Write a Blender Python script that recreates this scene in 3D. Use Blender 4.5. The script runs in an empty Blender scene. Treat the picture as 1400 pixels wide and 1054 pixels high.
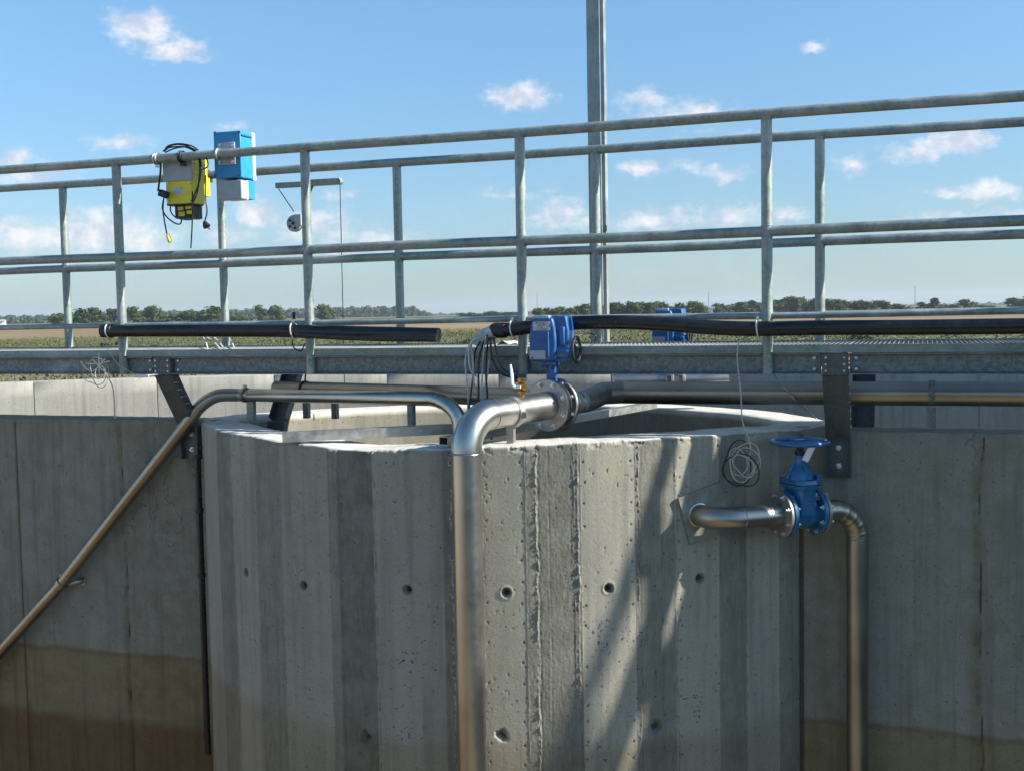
import bpy, math, random
import numpy as np
from mathutils import Vector, Matrix
random.seed(7); np.random.seed(7)
S = bpy.context.scene
PI = math.pi

# ------------------------------------------------------------------ camera
F, YAW, PIT, ROL, EYE = 1586.94, 0.3395, 0.0622, 0.0183, 0.1767
fw = Vector((-math.sin(YAW)*math.cos(PIT), math.cos(YAW)*math.cos(PIT), -math.sin(PIT)))
_rt = Vector((math.cos(YAW), math.sin(YAW), 0)); _up = _rt.cross(fw)
rt = _rt*math.cos(ROL) - _up*math.sin(ROL); up = _up*math.cos(ROL) + _rt*math.sin(ROL)
CAM = Vector((0, 0, EYE))
cd = bpy.data.cameras.new('camera'); cam = bpy.data.objects.new('camera', cd)
S.collection.objects.link(cam); S.camera = cam
cam.matrix_world = Matrix(((rt.x, up.x, -fw.x, CAM.x), (rt.y, up.y, -fw.y, CAM.y), (rt.z, up.z, -fw.z, CAM.z), (0, 0, 0, 1)))
cd.sensor_width = 36; cd.lens = F*36/1400; cd.clip_start = 0.05; cd.clip_end = 9000

def ray(x, y): return fw + rt*((x-700)/F) - up*((y-527)/F)
def atY(x, y, Y):
    d = ray(x, y); return CAM + d*(Y/d.y)
def atZ(x, y, Z):
    d = ray(x, y); return CAM + d*((Z-EYE)/d.z)
def atD(x, y, D):
    d = ray(x, y); return CAM + d*(D/math.hypot(d.x, d.y))

# ------------------------------------------------------------------ light
SUN_AZ, SUN_EL = 83.7, 31.5          # azimuth from +Y towards +X
SKY_STRENGTH, SUN_STRENGTH, EXPO = 0.078, 5.0, 0.95
sx = math.sin(math.radians(SUN_AZ))*math.cos(math.radians(SUN_EL))
sy = math.cos(math.radians(SUN_AZ))*math.cos(math.radians(SUN_EL))
sz = math.sin(math.radians(SUN_EL))
sl = bpy.data.lights.new('sun', 'SUN'); so = bpy.data.objects.new('sun', sl); S.collection.objects.link(so)
sl.energy = SUN_STRENGTH; sl.angle = math.radians(0.53); sl.color = (1.0, 0.95, 0.86)
so.rotation_euler = Vector((sx, sy, sz)).to_track_quat('Z', 'Y').to_euler()
S.view_settings.view_transform = 'Standard'; S.view_settings.look = 'None'
S.view_settings.gamma = 1; S.view_settings.exposure = EXPO; S.view_settings.use_curve_mapping = False

W = bpy.data.worlds.new('World'); S.world = W; W.use_nodes = True
wt = W.node_tree; wt.nodes.clear()
class NT:
    def __init__(s, t): s.t = t
    def n(s, typ, **k):
        nd = s.t.nodes.new(typ)
        for a, b in k.items(): setattr(nd, a, b)
        return nd
    def l(s, a, b): s.t.links.new(a, b)
    def setin(s, sock, v):
        if isinstance(v, bpy.types.NodeSocket): s.l(v, sock)
        elif v is not None: sock.default_value = v
    def m(s, op, a, b=None, c=None, clamp=False):
        nd = s.n('ShaderNodeMath', operation=op); nd.use_clamp = clamp
        for i, v in enumerate((a, b, c)):
            if v is not None: s.setin(nd.inputs[i], v)
        return nd.outputs[0]
    def vm(s, op, a, b=None, c=None, out=0):
        nd = s.n('ShaderNodeVectorMath', operation=op)
        for i, v in enumerate((a, b, c)):
            if v is not None: s.setin(nd.inputs[i], v)
        return nd.outputs[out]
    def noise(s, vec, scale, detail=4, rough=.55, dist=0, col=False):
        nd = s.n('ShaderNodeTexNoise'); s.setin(nd.inputs['Vector'], vec)
        nd.inputs['Scale'].default_value = scale; nd.inputs['Detail'].default_value = detail
        nd.inputs['Roughness'].default_value = rough; nd.inputs['Distortion'].default_value = dist
        return nd.outputs[1 if col else 0]
    def ramp(s, fac, a, b, lo=0.0, hi=1.0):
        nd = s.n('ShaderNodeMapRange', interpolation_type='SMOOTHSTEP')
        s.setin(nd.inputs[0], fac); nd.inputs[1].default_value = a; nd.inputs[2].default_value = b
        nd.inputs[3].default_value = lo; nd.inputs[4].default_value = hi
        return nd.outputs[0]
    def mix(s, f, a, b, typ='MIX'):
        nd = s.n('ShaderNodeMix', data_type='RGBA', blend_type=typ)
        s.setin(nd.inputs[0], f); s.setin(nd.inputs[6], a); s.setin(nd.inputs[7], b)
        return nd.outputs[2]
def c4(r, g, b): return (r, g, b, 1)

w = NT(wt)
sky = w.n('ShaderNodeTexSky', sky_type='NISHITA'); sky.sun_disc = False
sky.sun_elevation = math.radians(SUN_EL); sky.sun_rotation = math.radians(SUN_AZ)
sky.air_density = 1.0; sky.dust_density = 0.6; sky.ozone_density = 1.6; sky.altitude = 100
geo = w.n('ShaderNodeNewGeometry'); tc = w.n('ShaderNodeTexCoord')
sep = w.n('ShaderNodeSeparateXYZ'); w.l(tc.outputs['Generated'], sep.inputs[0])
az = w.m('MULTIPLY', w.m('ARCTAN2', sep.outputs[0], sep.outputs[1]), 57.2958)
el = w.m('MULTIPLY', w.m('ARCSINE', sep.outputs[2]), 57.2958)
cmb = w.n('ShaderNodeCombineXYZ'); w.l(az, cmb.inputs[0]); w.l(el, cmb.inputs[1])
# cloud puffs: pixel centre, half width, half height in the view, brightness
CL = [(195, 40, 46, 24, 1), (235, 68, 48, 17, 1), (712, 133, 46, 19, 1.1), (1112, 64, 18, 8, .8), (20, 214, 20, 16, .8), (45, 240, 60, 20, .6),
      (40, 322, 60, 24, .95), (150, 318, 75, 34, .95), (205, 330, 45, 20, .8), (165, 196, 45, 12, .65), (355, 292, 42, 22, .85),
      (300, 318, 60, 22, .5), (110, 330, 130, 26, .75), (420, 300, 60, 20, .75), (500, 330, 90, 20, .6), (820, 305, 120, 14, .55), (430, 312, 70, 26, .6), (520, 325, 70, 18, .55), (470, 266, 32, 9, .5), (770, 292, 44, 20, .95), (700, 264, 60, 9, .5),
      (885, 140, 50, 17, .75), (950, 152, 50, 15, .7), (930, 160, 90, 14, .5), (872, 232, 30, 14, .9), (935, 230, 40, 12, .5), (990, 239, 34, 15, .9),
      (890, 300, 60, 17, .85), (1000, 293, 70, 18, .7), (1075, 293, 30, 14, .8), (1160, 225, 26, 14, .7), (1255, 208, 48, 16, .85), (1312, 197, 40, 20, 1.05),
      (1300, 265, 34, 12, .8), (1352, 259, 36, 16, 1), (1380, 292, 60, 10, .6), (1280, 298, 60, 8, .5), (320, 172, 40, 10, .4), (980, 182, 60, 8, .3)]
wob = w.noise(w.vm('MULTIPLY', cmb.outputs[0], (1, 1.5, 0)), 0.55, 6, .62, col=True)
wob2 = w.vm('MULTIPLY_ADD', wob, (2.4, 1.5, 0), (-1.2, -.75, 0))
V = w.vm('ADD', cmb.outputs[0], wob2)
acc = None
for (px, py, hw, hh, b) in CL:
    d = ray(px, py).normalized(); a0 = math.degrees(math.atan2(d.x, d.y)); e0 = math.degrees(math.asin(d.z))
    k = math.degrees(1/F); Sx, Sy = 1/(hw*k*1.25), 1/(hh*k*1.25)
    ln = w.vm('LENGTH', w.vm('MULTIPLY_ADD', V, (Sx, Sy, 0), (-a0*Sx, -e0*Sy, 0)), out=1)
    v = w.m('MULTIPLY_ADD', ln, -b, b)
    acc = v if acc is None else w.m('MAXIMUM', acc, v)
fine = w.noise(w.vm('MULTIPLY', cmb.outputs[0], (1, 1.6, 0)), 1.3, 7, .65)
dens = w.m('ADD', acc, w.m('MULTIPLY_ADD', fine, 1.1, -.62))
dens = w.ramp(dens, -.08, .78)
# generic fair weather cumulus elsewhere round the horizon
gn = w.noise(w.vm('MULTIPLY', cmb.outputs[0], (1, 2.2, 0)), 0.09, 7, .6)
gen = w.m('MULTIPLY', w.ramp(gn, .56, .68), w.ramp(el, 26, 8))
outside = w.m('ADD', w.ramp(az, -48, -60), w.ramp(az, 10, 22), clamp=True)
gen = w.m('MULTIPLY', gen, outside)
veil = w.m('MULTIPLY', w.ramp(el, 10, 1.0), w.ramp(w.noise(w.vm('MULTIPLY', cmb.outputs[0], (1, 3, 0)), .12, 5, .6), .4, .75, 0, .45))
dens = w.m('MAXIMUM', w.m('MULTIPLY', w.m('MAXIMUM', dens, gen), .86), w.m('MULTIPLY', veil, .28))
shade = w.ramp(w.noise(w.vm('ADD', cmb.outputs[0], (0, .5, 0)), .8, 5, .6), .35, .65)
ccol = w.mix(shade, c4(4.3, 4.7, 5.6), c4(7.2, 6.9, 6.95))
tint = w.mix(w.ramp(el, -3, 21), c4(.57, .71, .90), c4(.88, 1.20, 1.32))
skyc = w.mix(1.0, sky.outputs[0], tint, 'MULTIPLY')
col = w.mix(dens, skyc, ccol)
bg = w.n('ShaderNodeBackground'); bg.inputs[1].default_value = SKY_STRENGTH
w.l(col, bg.inputs[0]); wo = w.n('ShaderNodeOutputWorld'); w.l(bg.outputs[0], wo.inputs[0])

# ------------------------------------------------------------------ helpers
def tag(o, label=None, cat=None, group=None, kind=None):
    if label: o['label'] = label
    if cat: o['category'] = cat
    if group: o['group'] = group
    if kind: o['kind'] = kind
    return o
def empty(name, loc, label, cat, group=None):
    o = bpy.data.objects.new(name, None); S.collection.objects.link(o); o.location = loc; o.empty_display_size = .1
    return tag(o, label, cat, group)
def copy_tree(o, parent=None):
    c = o.copy(); S.collection.objects.link(c); c.parent = parent
    for ch in list(o.children): copy_tree(ch, c)
    return c
class MB:
    """collects geometry in world coordinates; build() links ONE mesh object"""
    def __init__(s): s.v = []; s.f = []; s.mi = []; s.cut = []
    def add(s, vs, fs, mi=0):
        b = len(s.v); s.cut.append((b, len(s.f))); s.v += [tuple(p) for p in vs]
        s.f += [tuple(b+i for i in f) for f in fs]; s.mi += [mi]*len(fs); return s
    def box(s, c, size, R=None, mi=0):
        hx, hy, hz = [q/2 for q in size]; c = Vector(c)
        vs = [Vector((a*hx, b*hy, d*hz)) for a in (-1, 1) for b in (-1, 1) for d in (-1, 1)]
        if R is not None: vs = [R @ q for q in vs]
        return s.add([c+q for q in vs], [(0, 1, 3, 2), (4, 6, 7, 5), (0, 4, 5, 1), (2, 3, 7, 6), (0, 2, 6, 4), (1, 5, 7, 3)], mi)
    def prism(s, poly, ax, ay, an, o, t, mi=0):
        """extrude 2D polygon (ccw) spanned by ax, ay at origin o along an by t"""
        ax, ay, an, o = map(Vector, (ax, ay, an, o)); n = len(poly)
        A = [o+ax*p[0]+ay*p[1] for p in poly]; B = [q+an*t for q in A]
        return s.add(A+B, [tuple(range(n))[::-1], tuple(range(n, 2*n))]+[(i, (i+1) % n, n+(i+1) % n, n+i) for i in range(n)], mi)
    def tube(s, pts, r, seg=12, cap=True, mi=0):
        pts = [Vector(p) for p in pts]; n = len(pts)
        rs = r if isinstance(r, (list, tuple)) else [r]*n
        ts = [((pts[min(i+1, n-1)]-pts[max(i-1, 0)])).normalized() for i in range(n)]
        ref = Vector((0, 0, 1)) if abs(ts[0].z) < .9 else Vector((0, 1, 0))
        u = ts[0].cross(ref).normalized(); vs = []
        for i in range(n):
            u = (u-ts[i]*u.dot(ts[i])).normalized(); v = ts[i].cross(u)
            vs += [pts[i]+(u*math.cos(a)+v*math.sin(a))*rs[i] for a in [2*PI*k/seg for k in range(seg)]]
        fs = [(i*seg+k, i*seg+(k+1) % seg, (i+1)*seg+(k+1) % seg, (i+1)*seg+k) for i in range(n-1) for k in range(seg)]
        if cap: fs += [tuple(range(seg))[::-1], tuple(range((n-1)*seg, n*seg))]
        return s.add(vs, fs, mi)
    def lathe(s, prof, o, axis, seg=24, mi=0, sc=None):
        """prof: list of (distance along axis, radius)"""
        o = Vector(o); axis = Vector(axis).normalized()
        ref = Vector((0, 0, 1)) if abs(axis.z) < .9 else Vector((0, 1, 0))
        u = axis.cross(ref).normalized(); v = axis.cross(u); vs = []
        for (d, r) in prof:
            r = max(r, 1e-4)
            vs += [o+axis*d+(u*math.cos(a)+v*math.sin(a))*r for a in [2*PI*k/seg for k in range(seg)]]
        n = len(prof)
        fs = [(i*seg+k, i*seg+(k+1) % seg, (i+1)*seg+(k+1) % seg, (i+1)*seg+k) for i in range(n-1) for k in range(seg)]
        fs += [tuple(range(seg))[::-1], tuple(range((n-1)*seg, n*seg))]
        return s.add(vs, fs, mi)
    def torus(s, c, axis, R, r, seg=32, ss=8, mi=0, a0=0, a1=2*PI, u=None):
        c = Vector(c); axis = Vector(axis).normalized()
        ref = Vector((0, 0, 1)) if abs(axis.z) < .9 else Vector((0, 1, 0))
        u = axis.cross(ref).normalized() if u is None else Vector(u); v = axis.cross(u)
        full = abs(a1-a0-2*PI) < 1e-6; vs = []; N = seg if full else seg+1
        for i in range(N):
            a = a0+(a1-a0)*i/seg; e = u*math.cos(a)+v*math.sin(a)
            vs += [c+e*(R+r*math.cos(b))+axis*(r*math.sin(b)) for b in [2*PI*k/ss for k in range(ss)]]
        fs = [(i*ss+k, i*ss+(k+1) % ss, ((i+1) % N)*ss+(k+1) % ss, ((i+1) % N)*ss+k) for i in range(seg if full else seg) for k in range(ss) if full or i < N-1]
        return s.add(vs, fs, mi)
    def each(s, name, mats, parent, over=None):
        """every box / tube / bolt collected becomes an object of its own"""
        out = []; cuts = s.cut+[(len(s.v), len(s.f))]
        for (v0, f0), (v1, f1) in zip(cuts[:-1], cuts[1:]):
            q = MB(); q.v = s.v[v0:v1]; q.f = [tuple(i-v0 for i in f) for f in s.f[f0:f1]]; q.mi = s.mi[f0:f1]
            o = q.build(name, mats, parent); out.append(o)
            if over is not None: o.parent = over
        return out
    def build(s, name, mats, parent=None, ang=35, bevel=0, origin=None):
        me = bpy.data.meshes.new(name)
        if parent is not None: off = parent.location.copy()
        elif origin is not None: off = Vector(origin)
        else:
            xs = np.array(s.v); off = Vector(((xs[:, 0].min()+xs[:, 0].max())/2, (xs[:, 1].min()+xs[:, 1].max())/2, xs[:, 2].min()))
        me.from_pydata([(p[0]-off.x, p[1]-off.y, p[2]-off.z) for p in s.v], [], s.f)
        if not isinstance(mats, (list, tuple)): mats = [mats]
        for m_ in mats: me.materials.append(m_)
        me.polygons.foreach_set('material_index', s.mi)
        me.polygons.foreach_set('use_smooth', [True]*len(s.f)); me.update()
        me.validate(); me.set_sharp_from_angle(angle=math.radians(ang))
        o = bpy.data.objects.new(name, me); S.collection.objects.link(o)
        if parent is not None: o.parent = parent
        else: o.location = off
        if bevel:
            b = o.modifiers.new('bevel', 'BEVEL'); b.width = bevel; b.segments = 2; b.limit_method = 'ANGLE'; b.angle_limit = math.radians(40)
        return o
def sub(o, parent):
    """make an already built part a child of another part (both share the thing's origin)"""
    o.parent = parent; return o
def arc(p0, p1, p2, n=10):
    """quarter-ish bend from p0 to p2 around corner p1"""
    p0, p1, p2 = map(Vector, (p0, p1, p2)); out = []
    d0 = (p1-p0); d2 = (p2-p1); L = min(d0.length, d2.length)
    for i in range(n+1):
        t = i/n; a = PI/2*t
        k0 = 1-math.sin(a); k2 = 1-math.cos(a)      # circular blend
        out.append(p1 - d0*k0 + d2*k2)
    return out
def spline(P, n=10, closed=False):
    P = [Vector(p) for p in P]; N = len(P); out = []
    g = (lambda i: P[i % N]) if closed else (lambda i: P[min(max(i, 0), N-1)])
    for i in range(N if closed else N-1):
        a, b, c, d = g(i-1), g(i), g(i+1), g(i+2)
        for k in range(n):
            t = k/n
            out.append(.5*((2*b)+(c-a)*t+(2*a-5*b+4*c-d)*t*t+(3*b-a-3*c+d)*t*t*t))
    if not closed: out.append(P[-1])
    return out

# ------------------------------------------------------------------ materials
def newmat(name):
    m_ = bpy.data.materials.new(name); m_.use_nodes = True; m_.node_tree.nodes.clear()
    t = NT(m_.node_tree); b = t.n('ShaderNodeBsdfPrincipled'); o = t.n('ShaderNodeOutputMaterial'); t.l(b.outputs[0], o.inputs[0])
    return m_, t, b
def simple(name, colr, rough=.5, metal=0, var=.15, scale=30, bump=.0, coat=0):
    m_, t, b = newmat(name); g = t.n('ShaderNodeTexCoord')
    nz = t.noise(g.outputs['Object'], scale, 5, .6)
    lo = c4(*[q*(1-var) for q in colr]); hi = c4(*[min(1, q*(1+var)) for q in colr])
    t.l(t.mix(t.ramp(nz, .3, .7), lo, hi), b.inputs['Base Color'])
    t.l(t.ramp(nz, .3, .7, max(.05, rough-.07), rough+.1), b.inputs['Roughness'])
    b.inputs['Metallic'].default_value = metal; b.inputs['Coat Weight'].default_value = coat
    if bump:
        bp = t.n('ShaderNodeBump'); bp.inputs['Strength'].default_value = bump; bp.inputs['Distance'].default_value = .002
        t.l(t.noise(g.outputs['Object'], scale*6, 4), bp.inputs['Height']); t.l(bp.outputs[0], b.inputs['Normal'])
    return m_
def galv(name, base=(.235, .275, .255), metal=.35, rough=.5, sp_=1.0):
    m_, t, b = newmat(name); g = t.n('ShaderNodeTexCoord'); P = g.outputs['Object']
    vo = t.n('ShaderNodeTexVoronoi'); vo.inputs['Scale'].default_value = 70; t.l(P, vo.inputs['Vector'])
    sp = t.n('ShaderNodeSeparateColor'); t.l(vo.outputs['Color'], sp.inputs[0])
    n1 = t.ramp(t.noise(P, 9, 5, .65), .3, .72); n2 = t.ramp(t.noise(P, 2.2, 6, .6), .55, .72)
    c = t.mix(n1, c4(*[q*.72 for q in base]), c4(*[q*1.18 for q in base]))
    c = t.mix(t.m('MULTIPLY', sp.outputs[0], .25*sp_), c, c4(.5, .54, .55))
    c = t.mix(t.m('MULTIPLY', n2, .5*sp_), c, c4(.55, .56, .53))
    drip = t.ramp(t.noise(t.vm('MULTIPLY', P, (60, 60, 6)), 1, 3, .6), .62, .74)
    c = t.mix(t.m('MULTIPLY', drip, .35), c, c4(.2, .21, .19))
    t.l(c, b.inputs['Base Color']); b.inputs['Metallic'].default_value = metal
    t.l(t.ramp(n1, 0, 1, rough-.1, rough+.15), b.inputs['Roughness'])
    bp = t.n('ShaderNodeBump'); bp.inputs['Strength'].default_value = .35; bp.inputs['Distance'].default_value = .001
    t.l(t.noise(P, 120, 4), bp.inputs['Height']); t.l(bp.outputs[0], b.inputs['Normal'])
    return m_
def stainless(name, base=(.50, .485, .455), rough=.29, streak=True):
    m_, t, b = newmat(name); g = t.n('ShaderNodeTexCoord'); P = g.outputs['Object']
    n1 = t.ramp(t.noise(P, 3, 4, .5), .25, .78); n3 = t.ramp(t.noise(P, 28, 5, .6), .35, .7)
    c = t.mix(n1, c4(*[q*.8 for q in base]), c4(*[q*1.1 for q in base]))
    c = t.mix(t.m('MULTIPLY', t.ramp(t.noise(P, 1.7, 5, .65), .5, .75), .2), c, c4(.34, .30, .24))
    t.l(c, b.inputs['Base Color']); b.inputs['Metallic'].default_value = 1
    t.l(t.m('ADD', t.ramp(n1, 0, 1, rough-.02, rough+.05), t.m('MULTIPLY', n3, .03)), b.inputs['Roughness'])
    bp = t.n('ShaderNodeBump'); bp.inputs['Strength'].default_value = .05; bp.inputs['Distance'].default_value = .0005
    t.l(t.noise(P, 240, 3), bp.inputs['Height']); t.l(bp.outputs[0], b.inputs['Normal'])
    return m_
def concrete(name,  light=(.40, .372, .288), dark=(.135, .126, .092), stains=False, pits=1.0, warm=0):
    m_, t, b = newmat(name); g = t.n('ShaderNodeNewGeometry'); P = g.outputs['Position']
    at = t.n('ShaderNodeAttribute', attribute_name='tone'); tone = at.outputs['Fac']
    bl = t.n('ShaderNodeAttribute', attribute_name='blue').outputs['Fac']
    c = t.mix(t.m('MINIMUM', tone, 1.0), c4(*light), c4(*dark))
    big = t.ramp(t.noise(P, 1.6, 6, .62, .6), .32, .7); mid = t.ramp(t.noise(P, 9, 6, .65), .3, .7)
    c = t.mix(t.m('MULTIPLY', big, .45), c, t.mix(.5, c, c4(.155, .155, .14)))
    c = t.mix(t.m('MULTIPLY', mid, .3), c, c4(.42, .41, .38))
    ver = t.ramp(t.m('ADD', t.m('MULTIPLY', t.noise(t.vm('MULTIPLY', P, (22, 22, .9)), 1, 5, .6), .6), t.m('MULTIPLY', t.noise(t.vm('MULTIPLY', P, (5, 5, .7)), 1, 5, .65), .4)), .46, .66)       # runs down the face
    c = t.mix(t.m('MULTIPLY', ver, .68 if stains else .42), c, c4(.15, .145, .125))
    grain = t.noise(P, 150, 4, .7)
    c = t.mix(t.ramp(grain, .35, .75, 0, .42), c, c4(.12, .115, .10))
    spk = t.ramp(t.noise(P, 48, 3, .5), .66, .72)
    c = t.mix(t.m('MULTIPLY', spk, .5), c, c4(.07, .07, .06))
    vo = t.n('ShaderNodeTexVoronoi'); vo.inputs['Scale'].default_value = 26; t.l(P, vo.inputs['Vector'])
    sel = t.n('ShaderNodeSeparateColor'); t.l(vo.outputs['Color'], sel.inputs[0])
    rad = t.m('MULTIPLY', t.ramp(sel.outputs[0], .55, 1.0), .16*pits)
    pit = t.ramp(t.m('SUBTRACT', rad, vo.outputs['Distance']), 0, .03)
    c = t.mix(t.m('MULTIPLY', pit, .75), c, c4(.06, .058, .05))
    vo2 = t.n('ShaderNodeTexVoronoi'); vo2.inputs['Scale'].default_value = 8; t.l(t.vm('MULTIPLY', P, (1, 1, .8)), vo2.inputs['Vector'])
    se2 = t.n('ShaderNodeSeparateColor'); t.l(vo2.outputs['Color'], se2.inputs[0])
    blot = t.ramp(t.m('SUBTRACT', t.m('MULTIPLY', t.ramp(se2.outputs[1], .6, 1.0), .075*pits), t.m('ADD', vo2.outputs['Distance'], t.m('MULTIPLY', t.noise(P, 90, 3), .06))), -.03, .01)
    c = t.mix(t.m('MULTIPLY', blot, .85), c, c4(.05, .048, .04))
    crk = t.n('ShaderNodeTexVoronoi', feature='DISTANCE_TO_EDGE'); crk.inputs['Scale'].default_value = 1.5
    t.l(t.vm('ADD', t.vm('MULTIPLY', P, (1, 1, .55)), t.vm('MULTIPLY', t.noise(P, 5, 5, .6, col=True), (.5, .5, .5))), crk.inputs['Vector'])
    crack = t.m('MULTIPLY', t.ramp(crk.outputs['Distance'], .012, .002), t.ramp(t.noise(P, 1.1, 3), .5, .62))
    c = t.mix(t.m('MULTIPLY', crack, .55 if stains else .15), c, c4(.06, .058, .05))
    if stains:
        s3 = t.n('ShaderNodeSeparateXYZ'); t.l(P, s3.inputs[0]); z = s3.outputs[2]; x = s3.outputs[0]
        wz = t.m('ADD', z, t.m('MULTIPLY_ADD', t.noise(P, 3.1, 6, .7), .09, -.045))
        olive = t.ramp(wz, -1.885, -1.955)
        line1 = t.m('MULTIPLY', t.ramp(wz, -1.955, -1.93), t.ramp(wz, -1.90, -1.925))
        red = t.ramp(wz, -2.31, -2.40); lft = t.ramp(x, -2.0, -2.6)
        c = t.mix(t.m('MULTIPLY', olive, .85), c, t.mix(1., c, c4(.86, .72, .46), 'MULTIPLY'))
        c = t.mix(t.m('MULTIPLY', line1, .5), c, c4(.13, .085, .05))
        c = t.mix(t.m('MULTIPLY', t.m('MULTIPLY', red, lft), .8), c, t.mix(1., c, c4(.66, .44, .34), 'MULTIPLY'))
    else:
        s3 = t.n('ShaderNodeSeparateXYZ'); t.l(P, s3.inputs[0]); z = s3.outputs[2]
        wz = t.m('ADD', z, t.m('MULTIPLY_ADD', t.noise(P, 1.1, 4), .10, -.05))
        c = t.mix(t.ramp(wz, -1.84, -1.93, 0, .55), c, t.mix(1., c, c4(.78, .68, .52), 'MULTIPLY'))
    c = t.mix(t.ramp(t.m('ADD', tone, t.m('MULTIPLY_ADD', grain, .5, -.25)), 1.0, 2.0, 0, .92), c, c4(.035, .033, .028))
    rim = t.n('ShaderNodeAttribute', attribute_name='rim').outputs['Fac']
    c = t.mix(t.m('MULTIPLY', rim, .8), c, t.mix(mid, c4(.54, .52, .47), c4(.66, .64, .59)))  # paler trowelled rim top, with sunlit brightness put into its colour
    c = t.mix(bl, c, c4(.03, .045, .16))
    t.l(c, b.inputs['Base Color']); b.inputs['Roughness'].default_value = .88; b.inputs['Specular IOR Level'].default_value = .25
    h = t.m('ADD', t.m('MULTIPLY', t.noise(P, 60, 5, .7), .6), t.m('MULTIPLY', pit, -1.2))
    h = t.m('ADD', h, t.m('MULTIPLY', t.m('MULTIPLY', grain, tone), .8))
    bp = t.n('ShaderNodeBump'); bp.inputs['Strength'].default_value = .55; bp.inputs['Distance'].default_value = .004
    t.l(h, bp.inputs['Height']); t.l(bp.outputs[0], b.inputs['Normal'])
    return m_
M = {}
M['galv'] = galv('galvanised_steel')
M['galv_lt'] = galv('new_galvanised', (.27, .31, .30), .3, .45, .5)
M['galv_dark'] = galv('weathered_galvanised', (.125, .15, .15), .3, .55)
M['steel'] = stainless('stainless_steel')
M['steel_dull'] = stainless('dull_stainless_steel', (.37, .35, .305), .34)
M['steel_gloss'] = stainless('polished_pipe_sleeve', (.30, .275, .235), .2)
M['plate'] = simple('wall_plate_steel', (.25, .25, .21), .6, .2, .3, 14, .3)
M['bracket'] = galv('bracket_steel', (.085, .10, .105), .3, .5, .25)
M['steel_bright'] = simple('brushed_steel', (.55, .53, .50), .5, .7, .1, 20)
M['steel_flange'] = simple('flange_steel', (.34, .33, .31), .42, .75, .15, 25, .2)
M['bolt'] = simple('zinc_bolt', (.55, .56, .57), .3, .9, .2, 60)
M['concrete'] = concrete('chamber_concrete')
M['wall'] = concrete('basin_wall_concrete', (.245, .235, .178), (.195, .172, .105), stains=True, pits=.8)
M['farwall'] = concrete('outer_wall_concrete', (.36, .35, .31), (.25, .24, .20), pits=.8)
M['black'] = simple('black_polythene', (.012, .013, .016), .28, 0, .2, 12)
M['rubber'] = simple('black_rubber', (.015, .015, .016), .5, 0, .2, 40)
M['blue'] = simple('blue_epoxy_paint', (.012, .09, .27), .38, 0, .2, 16, .3, .2)
M['blue_valve'] = simple('blue_valve_paint', (.018, .12, .27), .33, 0, .22, 18, .4, .3)
M['sky_box'] = simple('bright_blue_plastic', (.02, .25, .52), .4, 0, .08, 20)
M['dark_blue'] = simple('dark_blue_plastic', (.008, .09, .22), .4)
M['yellow'] = simple('yellow_paint', (.74, .60, .03), .42, 0, .1, 16)
M['greybox'] = simple('grey_plastic', (.33, .37, .40), .5, 0, .08, 18)
M['white'] = simple('white_plastic', (.78, .80, .80), .5, 0, .05, 18)
M['label'] = simple('printed_plate', (.42, .46, .52), .4, .2, .3, 90)
M['brass'] = simple('brass', (.42, .25, .07), .3, 1, .25, 60)
M['tape'] = simple('grey_tape', (.42, .45, .46), .5, 0, .25, 40, .6)
M['tie'] = simple('white_cable_tie', (.62, .62, .58), .5, 0, .1, 40)
M['rope'] = simple('pale_wire', (.45, .40, .33), .6, 0, .2, 60)
M['rope_white'] = simple('white_twine', (.72, .68, .62), .7, 0, .1, 60)
M['deck'] = simple('deck_plate', (.22, .235, .235), .6, .2, .2, 6, .5)
M['wood'] = simple('bark', (.09, .07, .05), .9)

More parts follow.
